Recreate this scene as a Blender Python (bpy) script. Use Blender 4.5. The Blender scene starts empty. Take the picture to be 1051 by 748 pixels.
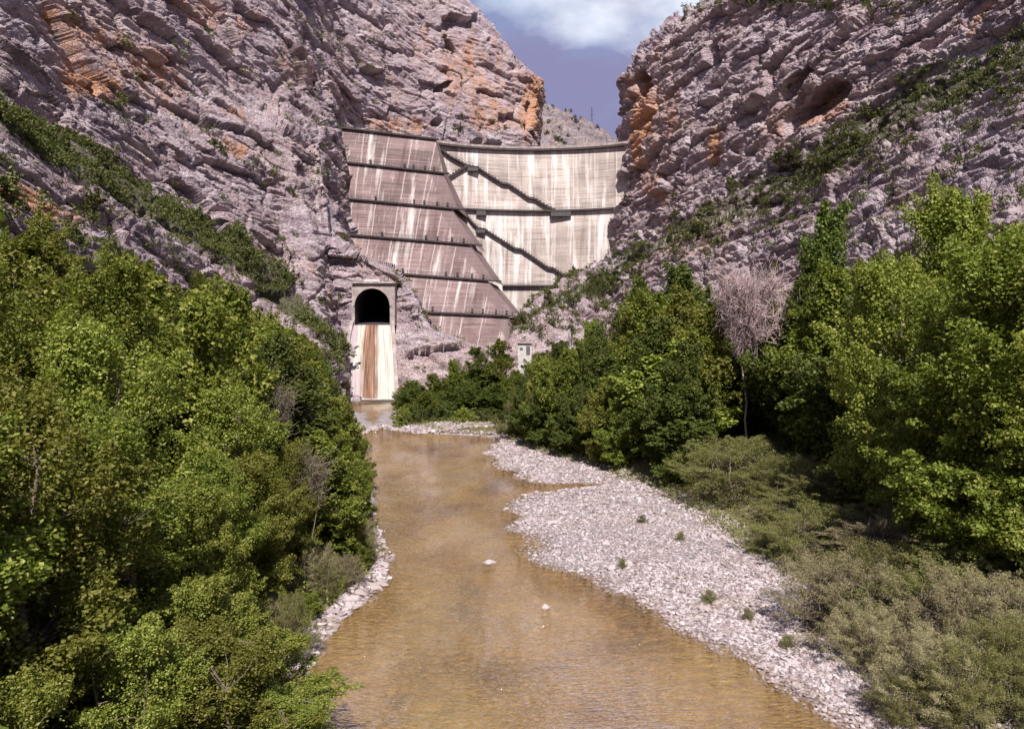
import bpy, math, random
import numpy as np
from mathutils import Vector
from mathutils.bvhtree import BVHTree

SC = bpy.context.scene
COL = SC.collection
R = math.radians

# ------------------------------------------------------------------ camera, sky, sun, exposure
FPX = 759.0                      # focal length in pixels of the 1051 px wide photograph
PITCH = math.atan(24.0 / FPX)    # camera looks slightly down, from a bridge 15 m over the water
CAMZ = 15.0
cam_d = bpy.data.cameras.new('camera')
cam_d.sensor_width = 36.0
cam_d.lens = FPX / 1051.0 * 36.0
cam_d.clip_start = 0.1
cam_d.clip_end = 6000
cam = bpy.data.objects.new('camera', cam_d)
cam.location = (0, 0, CAMZ)
cam.rotation_euler = (math.pi / 2 - PITCH, 0, 0)
COL.objects.link(cam)
SC.camera = cam

SUN_DIR = Vector((0.05, -0.72, 0.82)).normalized()      # towards the sun: high, behind the camera on the left
SUN_EL = math.asin(SUN_DIR.z)
SUN_AZ = math.atan2(SUN_DIR.x, SUN_DIR.y)
world = bpy.data.worlds.new('World')
SC.world = world
world.use_nodes = True
wt = world.node_tree
wt.nodes.clear()
def wn(t, **k):
    n = wt.nodes.new(t)
    for a, b in k.items(): setattr(n, a, b)
    return n
sky = wn('ShaderNodeTexSky', sky_type='NISHITA', sun_disc=False)
sky.sun_elevation = SUN_EL
sky.sun_rotation = SUN_AZ
sky.air_density = 1.3
sky.dust_density = 0.6
sky.ozone_density = 2.2
tc = wn('ShaderNodeTexCoord')
mp = wn('ShaderNodeMapping'); mp.inputs['Scale'].default_value = (1.0, 1.0, 1.9)
mp.inputs['Location'].default_value = (0.37, 0.10, 0.05)
n1 = wn('ShaderNodeTexNoise'); n1.inputs['Scale'].default_value = 3.4; n1.inputs['Detail'].default_value = 9; n1.inputs['Roughness'].default_value = 0.55
r1 = wn('ShaderNodeValToRGB'); r1.color_ramp.elements[0].position = 0.12; r1.color_ramp.elements[1].position = 0.50
n2 = wn('ShaderNodeTexNoise'); n2.inputs['Scale'].default_value = 5.5; n2.inputs['Detail'].default_value = 7
r2 = wn('ShaderNodeValToRGB')
r2.color_ramp.elements[0].position = 0.46; r2.color_ramp.elements[0].color = (1.75, 1.72, 2.95, 1)
r2.color_ramp.elements[1].position = 0.78; r2.color_ramp.elements[1].color = (8.6, 8.8, 9.2, 1)
mx = wn('ShaderNodeMix', data_type='RGBA')
bg = wn('ShaderNodeBackground'); bg.inputs['Strength'].default_value = 0.115
wo = wn('ShaderNodeOutputWorld')
L = wt.links.new
L(tc.outputs['Generated'], mp.inputs['Vector'])
L(mp.outputs[0], n1.inputs['Vector']); L(mp.outputs[0], n2.inputs['Vector'])
vd = wn('ShaderNodeVectorMath', operation='DISTANCE'); L(tc.outputs['Generated'], vd.inputs[0]); vd.inputs[1].default_value = Vector((0.165, 0.88, 0.44)).normalized()
m1 = wn('ShaderNodeMath', operation='MULTIPLY'); L(vd.outputs['Value'], m1.inputs[0]); m1.inputs[1].default_value = -2.3
m2 = wn('ShaderNodeMath', operation='ADD'); L(n2.outputs['Fac'], m2.inputs[0]); L(m1.outputs[0], m2.inputs[1])
m3 = wn('ShaderNodeMath', operation='ADD'); L(m2.outputs[0], m3.inputs[0]); m3.inputs[1].default_value = 0.30
L(n1.outputs['Fac'], r1.inputs[0]); L(m3.outputs[0], r2.inputs[0])
L(r1.outputs[0], mx.inputs[0]); L(sky.outputs[0], mx.inputs[6]); L(r2.outputs[0], mx.inputs[7])
L(mx.outputs[2], bg.inputs[0]); L(bg.outputs[0], wo.inputs[0])

sun_d = bpy.data.lights.new('sun', 'SUN')
sun_d.energy = 5.0
sun_d.angle = R(0.5)
sun_d.color = (1.0, 0.94, 0.88)
sun = bpy.data.objects.new('sun', sun_d)
sun.rotation_euler = SUN_DIR.to_track_quat('Z', 'Y').to_euler()
sun.location = (0, 0, 200)
COL.objects.link(sun)

SC.view_settings.view_transform = 'Standard'
SC.view_settings.look = 'None'
SC.view_settings.gamma = 1
SC.view_settings.use_curve_mapping = False
SC.view_settings.exposure = 0.5
SC.render.engine = 'CYCLES'
SC.cycles.max_bounces = 6
SC.cycles.transparent_max_bounces = 8
SC.cycles.caustics_reflective = False
SC.cycles.caustics_refractive = False

# ------------------------------------------------------------------ helpers
CP, SP = math.cos(PITCH), math.sin(PITCH)
def at(px, py, Y):
    """world point at distance Y up the valley that the photograph shows at pixel (px, py)"""
    px = np.asarray(px, float); py = np.asarray(py, float); Y = np.asarray(Y, float)
    yc = (374.0 - py) / FPX
    k = Y / (CP + yc * SP)
    return np.stack([(px - 525.5) / FPX * k, Y + 0 * px + 0 * py, CAMZ + (yc * CP - SP) * k], -1)
def V(px, py, Y): return Vector([float(c) for c in at(px, py, Y)])
def pix(p):
    """pixel of world points (n,3)"""
    d = p - np.array([0, 0, CAMZ])
    fz = d[..., 1] * CP - d[..., 2] * SP
    uy = d[..., 1] * SP + d[..., 2] * CP
    fz = np.where(np.abs(fz) < 1e-3, 1e-3, fz)
    return 525.5 + d[..., 0] / fz * FPX, 374 - uy / fz * FPX
def sstep(x, a=0.0, b=1.0):
    t = np.clip((x - a) / (b - a), 0, 1)
    return t * t * (3 - 2 * t)

def hash3(i, j, k, s):
    h = (i.astype(np.int64) * 374761393 + j.astype(np.int64) * 668265263 + k.astype(np.int64) * 2147483647 + s * 1274126177) & 0xffffffff
    h = ((h ^ (h >> 13)) * 1274126177) & 0xffffffff
    h = ((h ^ (h >> 16)) * 2246822519) & 0xffffffff
    h = h ^ (h >> 15)
    return (h & 0xffffff).astype(np.float32) / np.float32(0xffffff)
def vnoise(p, seed=0):
    f = np.floor(p); t = (p - f).astype(np.float32); t = t * t * (3 - 2 * t)
    i = f.astype(np.int64)
    out = 0
    for a in (0, 1):
        wa = t[..., 0] if a else 1 - t[..., 0]
        for b in (0, 1):
            wb = t[..., 1] if b else 1 - t[..., 1]
            for c in (0, 1):
                wc = t[..., 2] if c else 1 - t[..., 2]
                out = out + wa * wb * wc * hash3(i[..., 0] + a, i[..., 1] + b, i[..., 2] + c, seed)
    return out * 2 - 1
def fbm(p, oct=4, seed=0, rough=0.5):
    o = 0; a = 1.0; s = 0
    for k in range(oct):
        o = o + a * vnoise(p * (2.03 ** k) + 17.3 * k, seed + k); s += a; a *= rough
    return o / s
def facet(q, seed=0, tilt=0.8, crack=0.35, cw=0.1):
    """broken-rock relief: every cell of a jittered lattice is a tilted block face, with a crack round it"""
    b = np.floor(q - 0.5).astype(np.int64)
    f1 = np.full(q.shape[:-1], 9.0, np.float32); f2 = f1.copy(); val = np.zeros_like(f1)
    for a in (0, 1):
        for c in (0, 1):
            for e in (0, 1):
                i, j, k = b[..., 0] + a, b[..., 1] + c, b[..., 2] + e
                dx = q[..., 0] - (i + 0.5 + (hash3(i, j, k, seed + 1) - 0.5) * 0.8)
                dy = q[..., 1] - (j + 0.5 + (hash3(i, j, k, seed + 2) - 0.5) * 0.8)
                dz = q[..., 2] - (k + 0.5 + (hash3(i, j, k, seed + 3) - 0.5) * 0.8)
                d = (dx * dx + dy * dy + dz * dz).astype(np.float32)
                v = (hash3(i, j, k, seed + 4) - 0.5) + tilt * (dx * (hash3(i, j, k, seed + 5) - 0.5) + dy * (hash3(i, j, k, seed + 6) - 0.5) + dz * (hash3(i, j, k, seed + 7) - 0.5)) * 2
                near = d < f1
                f2 = np.where(near, f1, np.minimum(f2, d))
                val = np.where(near, v, val).astype(np.float32)
                f1 = np.where(near, d, f1)
    gap = np.sqrt(f2) - np.sqrt(f1)
    return val - crack * np.exp(-(gap / cw) ** 2)

def np_mesh(name, verts, faces, mat=None, smooth=False, uv=None, attrs=None):
    me = bpy.data.meshes.new(name)
    verts = np.asarray(verts, np.float32); faces = np.asarray(faces, np.int32)
    nf, k = faces.shape
    me.vertices.add(len(verts)); me.vertices.foreach_set('co', verts.ravel())
    me.loops.add(nf * k); me.loops.foreach_set('vertex_index', faces.ravel())
    me.polygons.add(nf)
    me.polygons.foreach_set('loop_start', np.arange(0, nf * k, k, dtype=np.int32))
    try: me.polygons.foreach_set('loop_total', np.full(nf, k, np.int32))
    except Exception: pass
    me.polygons.foreach_set('use_smooth', np.full(nf, smooth, bool))
    if uv is not None:
        l = me.uv_layers.new(name='UVMap')
        l.data.foreach_set('uv', np.asarray(uv, np.float32)[faces.ravel()].ravel())
    for an, av in (attrs or {}).items():
        a = me.attributes.new(an, 'FLOAT', 'POINT'); a.data.foreach_set('value', np.asarray(av, np.float32))
    if mat: me.materials.append(mat)
    me.update(calc_edges=True); me.validate()
    return me
def obj(name, me, parent=None, loc=None):
    o = bpy.data.objects.new(name, me); COL.objects.link(o)
    if parent is not None: o.parent = parent
    if loc is not None: o.location = loc
    return o
def tag(o, label=None, cat=None, group=None, kind=None):
    if label: o['label'] = label
    if cat: o['category'] = cat
    if group: o['group'] = group
    if kind: o['kind'] = kind
    return o
def empty(name, loc, rz=0.0):
    e = bpy.data.objects.new(name, None); COL.objects.link(e)
    e.location = loc; e.rotation_euler = (0, 0, rz); e.empty_display_size = 0.5
    return e
def grid_faces(nr, nc, keep=None):
    i = np.arange(nr * nc).reshape(nr, nc)
    f = np.stack([i[:-1, :-1], i[:-1, 1:], i[1:, 1:], i[1:, :-1]], -1)
    return f.reshape(-1, 4) if keep is None else f[keep]

class MB:
    """collects polygons; build() links them as one mesh"""
    def __init__(s): s.v = []; s.f = []; s.uv = []
    def add(s, vs, fs, uvs=None):
        n = len(s.v); s.v += [Vector(p) for p in vs]; s.f += [tuple(n + i for i in f) for f in fs]
        s.uv += list(uvs) if uvs else [(p[0], p[2]) for p in vs]
    def box(s, c, size, rz=0.0, ax=None):
        hx, hy, hz = size[0] / 2, size[1] / 2, size[2] / 2
        cs, sn = math.cos(rz), math.sin(rz)
        vs = []
        for z in (-hz, hz):
            for x, y in ((-hx, -hy), (hx, -hy), (hx, hy), (-hx, hy)):
                vs.append((c[0] + x * cs - y * sn, c[1] + x * sn + y * cs, c[2] + z))
        s.add(vs, [(3, 2, 1, 0), (4, 5, 6, 7), (0, 1, 5, 4), (1, 2, 6, 5), (2, 3, 7, 6), (3, 0, 4, 7)])
    def hexa(s, a, uvs=None):   # a: 4 front pts (tl,tr,br,bl) + 4 back pts
        s.add(a, [(0, 3, 2, 1), (4, 5, 6, 7), (0, 1, 5, 4), (1, 2, 6, 5), (2, 3, 7, 6), (3, 0, 4, 7)], uvs)
    def beam(s, p, q, w, h, up=Vector((0, 0, 1))):
        p, q = Vector(p), Vector(q); d = (q - p).normalized()
        side = d.cross(up)
        if side.length < 1e-4: side = Vector((1, 0, 0))
        side.normalize(); u = side.cross(d).normalized()
        vs = []
        for e in (p, q):
            for a, b in ((-1, -1), (1, -1), (1, 1), (-1, 1)):
                vs.append(e + side * (a * w / 2) + u * (b * h / 2))
        s.add(vs, [(3, 2, 1, 0), (4, 5, 6, 7), (0, 1, 5, 4), (1, 2, 6, 5), (2, 3, 7, 6), (3, 0, 4, 7)])
    def build(s, name, mat, parent=None, smooth=False, uv2=None):
        me = bpy.data.meshes.new(name)
        off = Vector((0, 0, 0)) if parent is None else parent.location
        me.from_pydata([tuple(p - off) for p in s.v], [], s.f)
        l = me.uv_layers.new(name='UVMap')
        for lp in me.loops: l.data[lp.index].uv = s.uv[lp.vertex_index]
        if uv2:
            l2 = me.uv_layers.new(name='Edge')
            for lp in me.loops: l2.data[lp.index].uv = uv2[lp.vertex_index]
        for p in me.polygons: p.use_smooth = smooth
        me.materials.append(mat); me.update()
        return obj(name, me, parent)

# ------------------------------------------------------------------ materials
class NT:
    def __init__(s, name):
        s.m = bpy.data.materials.new(name); s.m.use_nodes = True; s.t = s.m.node_tree; s.t.nodes.clear()
        s.out = s.n('ShaderNodeOutputMaterial')
        s.b = s.n('ShaderNodeBsdfPrincipled'); s.l(s.b.outputs[0], s.out.inputs[0])
        s.b.inputs['Specular IOR Level'].default_value = 0.3
    def n(s, t, **k):
        x = s.t.nodes.new(t)
        for a, b in k.items(): setattr(x, a, b)
        return x
    def l(s, a, b): s.t.links.new(a, b)
    def noise(s, vec, scale, detail=4, rough=0.55, dist=0.0):
        x = s.n('ShaderNodeTexNoise'); x.inputs['Scale'].default_value = scale; x.inputs['Detail'].default_value = detail
        x.inputs['Roughness'].default_value = rough; x.inputs['Distortion'].default_value = dist
        if vec is not None: s.l(vec, x.inputs['Vector'])
        return x.outputs['Fac']
    def mapping(s, vec, scale=(1, 1, 1), rot=(0, 0, 0)):
        x = s.n('ShaderNodeMapping'); x.inputs['Scale'].default_value = scale; x.inputs['Rotation'].default_value = rot
        s.l(vec, x.inputs['Vector']); return x.outputs[0]
    def ramp(s, fac, stops):
        x = s.n('ShaderNodeValToRGB'); e = x.color_ramp.elements
        while len(e) < len(stops): e.new(0.5)
        for i, (p, c) in enumerate(stops):
            e[i].position = p; e[i].color = (c, c, c, 1) if isinstance(c, (int, float)) else (*c, 1)
        s.l(fac, x.inputs[0]); return x.outputs[0]
    def mix(s, fac, a, b, mode='MIX'):
        x = s.n('ShaderNodeMix', data_type='RGBA', blend_type=mode)
        for v, i in ((fac, 0), (a, 6), (b, 7)):
            if isinstance(v, (int, float)): x.inputs[i].default_value = v
            elif isinstance(v, tuple): x.inputs[i].default_value = (*v, 1)
            else: s.l(v, x.inputs[i])
        return x.outputs[2]
    def math(s, op, a, b=0.0, clamp=False):
        x = s.n('ShaderNodeMath', operation=op, use_clamp=clamp)
        for v, i in ((a, 0), (b, 1)):
            if isinstance(v, (int, float)): x.inputs[i].default_value = v
            else: s.l(v, x.inputs[i])
        return x.outputs[0]
    def pos(s): return s.n('ShaderNodeNewGeometry').outputs['Position']
    def island(s): return s.n('ShaderNodeNewGeometry').outputs['Random Per Island']
    def objrand(s): return s.n('ShaderNodeObjectInfo').outputs['Random']
    def attr(s, name): return s.n('ShaderNodeAttribute', attribute_name=name).outputs['Fac']
    def bump(s, h, strength=0.5, dist=0.1, normal=None):
        x = s.n('ShaderNodeBump'); x.inputs['Strength'].default_value = strength; x.inputs['Distance'].default_value = dist
        s.l(h, x.inputs['Height'])
        if normal is not None: s.l(normal, x.inputs['Normal'])
        return x.outputs[0]
    def col(s, c):
        if isinstance(c, tuple): s.b.inputs['Base Color'].default_value = (*c, 1)
        else: s.l(c, s.b.inputs['Base Color'])
    def rough(s, r):
        if isinstance(r, (int, float)): s.b.inputs['Roughness'].default_value = r
        else: s.l(r, s.b.inputs['Roughness'])
    def normal(s, x): s.l(x, s.b.inputs['Normal'])

def rock_material():
    m = NT('canyon_rock'); p = m.pos()
    st = m.mapping(p, (0.35, 0.35, 1.0), (R(17), 0, 0))
    big = m.noise(p, 0.05, 6, 0.65)
    med = m.noise(st, 0.28, 8, 0.65, 0.6)
    fine = m.noise(p, 1.6, 8, 0.7)
    c = m.ramp(med, [(0.28, (0.23, 0.17, 0.205)), (0.42, (0.43, 0.34, 0.38)), (0.57, (0.62, 0.53, 0.56)), (0.72, (0.80, 0.73, 0.74))])
    c = m.mix(m.ramp(big, [(0.42, 0.0), (0.62, 0.40)]), c, (0.56, 0.40, 0.34))
    c = m.mix(0.55, c, m.ramp(fine, [(0.30, (0.30, 0.28, 0.30)), (0.55, (0.52, 0.51, 0.52)), (0.72, (0.72, 0.72, 0.72))]), 'OVERLAY')
    # iron-stained patches, streaked down the face
    sk = m.noise(m.mapping(p, (0.5, 0.5, 0.10)), 0.55, 6, 0.65, 0.4)
    iron = m.math('ADD', m.attr('iron'), m.math('MULTIPLY', m.math('SUBTRACT', sk, 0.5), 2.6))
    c = m.mix(m.ramp(iron, [(0.30, 0.0), (0.95, 0.9)]), c, (0.64, 0.33, 0.18))
    # black lichen streaks
    dk = m.noise(m.mapping(p, (0.8, 0.8, 0.09)), 0.5, 5, 0.6)
    c = m.mix(m.ramp(dk, [(0.60, 0.0), (0.74, 0.5)]), c, (0.16, 0.12, 0.135))
    # thin turf and moss
    gn = m.noise(p, 0.45, 7, 0.7)
    g = m.math('ADD', m.attr('turf'), m.math('MULTIPLY', m.math('SUBTRACT', gn, 0.5), 2.4))
    c = m.mix(m.ramp(g, [(0.5, 0.0), (0.72, 0.9)]), c, m.ramp(fine, [(0.35, (0.060, 0.075, 0.022)), (0.65, (0.15, 0.14, 0.055))]))
    m.col(c); m.rough(0.92)
    v = m.n('ShaderNodeTexVoronoi', feature='DISTANCE_TO_EDGE'); v.inputs['Scale'].default_value = 0.9
    wp = m.n('ShaderNodeVectorMath', operation='ADD'); m.l(p, wp.inputs[0])
    nn = m.n('ShaderNodeTexNoise'); nn.inputs['Scale'].default_value = 0.8; nn.inputs['Detail'].default_value = 3; m.l(p, nn.inputs['Vector']); m.l(nn.outputs['Color'], wp.inputs[1])
    m.l(wp.outputs[0], v.inputs['Vector'])
    h = m.math('ADD', m.math('MULTIPLY', m.ramp(v.outputs[0], [(0.0, 0.0), (0.10, 1.0)]), 0.35), m.math('MULTIPLY', fine, 1.1))
    h = m.math('ADD', h, m.math('MULTIPLY', m.noise(st, 0.9, 6, 0.7), 1.4))
    m.normal(m.bump(h, 1.0, 0.8))
    return m.m
M_ROCK = rock_material()
M_HILL = M_ROCK.copy(); M_HILL.name = 'distant_limestone'

def concrete_dam(name, c_lo, c_hi, white, lift, streak_thr, dark_edge=False, panel=6.2):
    """weathered dam face; UV in metres (u along the face, v height)"""
    m = NT(name)
    uv = m.n('ShaderNodeUVMap', uv_map='UVMap').outputs[0]
    sp = m.n('ShaderNodeSeparateXYZ'); m.l(uv, sp.inputs[0]); u, v = sp.outputs[0], sp.outputs[1]
    blot = m.noise(m.mapping(uv, (0.10, 0.07, 1)), 1.0, 6, 0.6)
    s1 = m.noise(m.mapping(uv, (0.34, 0.028, 1)), 1.0, 6, 0.62)
    s2 = m.noise(m.mapping(uv, (1.5, 0.06, 1)), 1.0, 5, 0.65)
    hline = m.noise(m.mapping(uv, (0.05, 1.3, 1)), 1.0, 5, 0.7)
    c = m.mix(m.ramp(blot, [(0.35, 0.0), (0.65, 1.0)]), c_lo, c_hi)
    c = m.mix(m.ramp(hline, [(0.48, 0.0), (0.62, 0.75)]), c, tuple(x * 0.66 for x in c_lo))
    # pour lifts: thin broken pale lines
    fr = m.math('FRACT', m.math('DIVIDE', v, lift))
    ln = m.math('MULTIPLY', m.ramp(fr, [(0.0, 1.0), (0.12, 0.0)]), m.ramp(m.noise(m.mapping(uv, (0.16, 0.5, 1)), 1.0, 5, 0.7), [(0.46, 0.0), (0.58, 1.0)]))
    c = m.mix(m.math('MULTIPLY', ln, 0.65), c, white)
    # lime streaks running down
    c = m.mix(m.ramp(s1, [(streak_thr, 0.0), (streak_thr + 0.14, 0.85)]), c, white)
    c = m.mix(m.ramp(s2, [(0.58, 0.0), (0.75, 0.6)]), c, white)
    rust = m.noise(m.mapping(uv, (0.38, 0.03, 1), (0, 0, 0)), 1.0, 5, 0.65)
    c = m.mix(m.ramp(rust, [(0.54, 0.0), (0.66, 0.6)]), c, tuple(x * f for x, f in zip(c_lo, (0.66, 0.56, 0.55))))
    # pours of slightly different tone
    cb = m.n('ShaderNodeCombineXYZ'); m.l(m.math('FLOOR', m.math('DIVIDE', u, panel)), cb.inputs[0]); m.l(m.math('FLOOR', m.math('DIVIDE', v, lift * 3.0)), cb.inputs[1])
    wn_ = m.n('ShaderNodeTexWhiteNoise'); m.l(cb.outputs[0], wn_.inputs[0])
    c = m.mix(0.6, c, m.ramp(wn_.outputs['Value'], [(0.0, 0.36), (1.0, 0.60)]), 'OVERLAY')
    gr = m.noise(m.mapping(uv, (2.2, 3.5, 1)), 1.0, 6, 0.75)
    c = m.mix(0.45, c, m.ramp(gr, [(0.32, 0.28), (0.66, 0.68)]), 'OVERLAY')
    # panel joints
    pj = m.math('FRACT', m.math('DIVIDE', m.math('ADD', u, m.math('MULTIPLY', m.noise(uv, 0.4, 2), 0.5)), panel))
    c = m.mix(m.math('MULTIPLY', m.ramp(pj, [(0.0, 1.0), (0.07, 0.0)]), 0.55), c, white)
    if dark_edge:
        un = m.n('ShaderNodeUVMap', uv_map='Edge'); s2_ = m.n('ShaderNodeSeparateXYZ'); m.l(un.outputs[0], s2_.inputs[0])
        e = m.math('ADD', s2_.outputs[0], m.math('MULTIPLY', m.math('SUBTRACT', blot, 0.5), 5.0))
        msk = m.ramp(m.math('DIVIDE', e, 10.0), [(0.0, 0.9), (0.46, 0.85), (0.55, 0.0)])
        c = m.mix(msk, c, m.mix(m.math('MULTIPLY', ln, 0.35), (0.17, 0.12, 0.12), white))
    m.col(c); m.rough(0.88)
    m.normal(m.bump(m.math('ADD', m.noise(uv, 1.2, 6, 0.7), m.math('MULTIPLY', m.ramp(fr, [(0.0, 0.0), (0.06, 1.0)]), 0.6)), 0.5, 0.12))
    return m.m
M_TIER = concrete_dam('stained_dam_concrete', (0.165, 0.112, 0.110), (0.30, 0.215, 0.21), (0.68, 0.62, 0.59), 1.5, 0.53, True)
M_ARCH = concrete_dam('pale_dam_concrete', (0.40, 0.325, 0.295), (0.58, 0.505, 0.46), (0.80, 0.775, 0.755), 1.8, 0.50, False, 8.5)

def simple(name, lo, hi, scale, rough=0.85, bump=0.3, metal=0.0):
    m = NT(name); tcn = m.n('ShaderNodeTexCoord').outputs['Object']
    f = m.noise(tcn, scale, 7, 0.65)
    m.col(m.ramp(f, [(0.32, lo), (0.68, hi)])); m.rough(rough); m.b.inputs['Metallic'].default_value = metal
    m.normal(m.bump(f, bump, 0.05)); return m.m
M_CONC = simple('grey_concrete', (0.20, 0.155, 0.15), (0.46, 0.39, 0.37), 0.7)
M_WALK = simple('dark_walkway_concrete', (0.045, 0.035, 0.035), (0.095, 0.075, 0.075), 0.8)
M_STEEL = simple('weathered_steel', (0.05, 0.05, 0.055), (0.12, 0.11, 0.11), 3.0, 0.6, 0.1, 0.4)
M_GALV = simple('pale_galvanised_steel', (0.38, 0.38, 0.34), (0.55, 0.54, 0.48), 3.0, 0.5, 0.1, 0.3)
M_WHITE = simple('white_painted_render', (0.36, 0.33, 0.31), (0.60, 0.58, 0.55), 0.9)
M_TUNNEL = simple('shade_dark_lining', (0.035, 0.03, 0.03), (0.08, 0.07, 0.065), 0.7)  # near-black concrete: the unlit tunnel's shade is put into its colour
M_DOOR = simple('dull_painted_metal', (0.07, 0.07, 0.08), (0.14, 0.13, 0.13), 2.0, 0.6)
M_LIME = simple('lime_foam_crust', (0.42, 0.39, 0.37), (0.68, 0.66, 0.63), 1.5)

def chute_material():
    m = NT('spillway_chute_concrete'); uv = m.n('ShaderNodeUVMap').outputs[0]
    sp = m.n('ShaderNodeSeparateXYZ'); m.l(uv, sp.inputs[0]); u, v = sp.outputs[0], sp.outputs[1]
    w = m.noise(m.mapping(uv, (7, 2.2, 1)), 1.0, 6, 0.65)
    uu = m.math('ADD', u, m.math('MULTIPLY', m.math('SUBTRACT', w, 0.5), 0.22))
    fine = m.noise(m.mapping(uv, (34, 1.6, 1)), 1.0, 6, 0.65)
    white = m.ramp(fine, [(0.34, (0.24, 0.185, 0.165)), (0.50, (0.50, 0.46, 0.40)), (0.66, (0.64, 0.61, 0.55))])
    brown = m.ramp(fine, [(0.34, (0.05, 0.03, 0.028)), (0.48, (0.17, 0.085, 0.055)), (0.66, (0.38, 0.24, 0.16))])
    mauve = m.ramp(fine, [(0.3, (0.27, 0.21, 0.23)), (0.65, (0.44, 0.37, 0.38))])
    c = m.mix(m.ramp(uu, [(0.10, 1.0), (0.16, 0.0)]), white, mauve)
    c = m.mix(m.ramp(uu, [(0.24, 0.0), (0.36, 1.0), (0.58, 1.0), (0.70, 0.0)]), c, brown)
    # lower left quarter has lost its white crust
    lo = m.math('MULTIPLY', m.ramp(v, [(0.0, 1.0), (0.33, 1.0), (0.37, 0.0)]), m.ramp(uu, [(0.28, 1.0), (0.34, 0.0)]))
    c = m.mix(m.math('MULTIPLY', lo, 0.8), c, mauve)
    fr = m.math('FRACT', m.math('MULTIPLY', v, 11.0))
    c = m.mix(m.math('MULTIPLY', m.ramp(fr, [(0.0, 1.0), (0.07, 0.0)]), 0.3), c, (0.30, 0.22, 0.2))
    m.col(c); m.rough(0.8); m.normal(m.bump(fine, 0.3, 0.08)); return m.m
M_CHUTE = chute_material()

def leaf_material(name, dark, mid, light, transl=0.35, vary=0.5):
    m = NT(name)
    isl = m.island(); ob = m.objrand()
    c = m.ramp(isl, [(0.0, dark), (0.5, mid), (1.0, light)])
    # whole-tree tone differences
    h = m.n('ShaderNodeHueSaturation')
    m.l(c, h.inputs['Color'])
    m.l(m.math('ADD', 0.484, m.math('MULTIPLY', ob, 0.028)), h.inputs['Hue'])
    m.l(m.math('ADD', 0.95 - vary * 0.5, m.math('MULTIPLY', ob, vary)), h.inputs['Value'])
    m.l(h.outputs[0], m.b.inputs['Base Color']); m.rough(0.5)
    tr = m.n('ShaderNodeBsdfTranslucent')
    m.l(m.mix(1.0, h.outputs[0], (0.95, 1.0, 0.45), 'MULTIPLY'), tr.inputs[0])
    ms = m.n('ShaderNodeMixShader'); ms.inputs[0].default_value = transl
    m.l(m.b.outputs[0], ms.inputs[1]); m.l(tr.outputs[0], ms.inputs[2]); m.l(ms.outputs[0], m.out.inputs[0])
    return m.m
M_LEAF = leaf_material('broad_leaves', (0.085, 0.115, 0.015), (0.18, 0.215, 0.030), (0.35, 0.36, 0.08), 0.46)
M_LEAFY = leaf_material('yellow_green_leaves', (0.12, 0.15, 0.020), (0.24, 0.27, 0.042), (0.46, 0.46, 0.13), 0.46)
M_LEAFD = leaf_material('dark_green_leaves', (0.055, 0.080, 0.015), (0.11, 0.145, 0.027), (0.22, 0.245, 0.06), 0.45)
M_WILLOW = leaf_material('willow_leaves', (0.11, 0.12, 0.036), (0.21, 0.215, 0.065), (0.37, 0.35, 0.14), 0.3)
M_OLIVE = leaf_material('grey_brown_twiggy_leaves', (0.19, 0.165, 0.09), (0.33, 0.29, 0.15), (0.47, 0.42, 0.25), 0.25)
M_SCRUB = leaf_material('scrub_leaves', (0.045, 0.058, 0.014), (0.10, 0.115, 0.028), (0.21, 0.205, 0.065), 0.2)
M_BARK = simple('grey_brown_bark', (0.10, 0.075, 0.055), (0.22, 0.18, 0.14), 4.0, 0.9, 0.5)
M_DEAD = simple('bleached_dead_twigs', (0.30, 0.21, 0.21), (0.48, 0.37, 0.36), 2.0, 0.9, 0.2)

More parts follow.
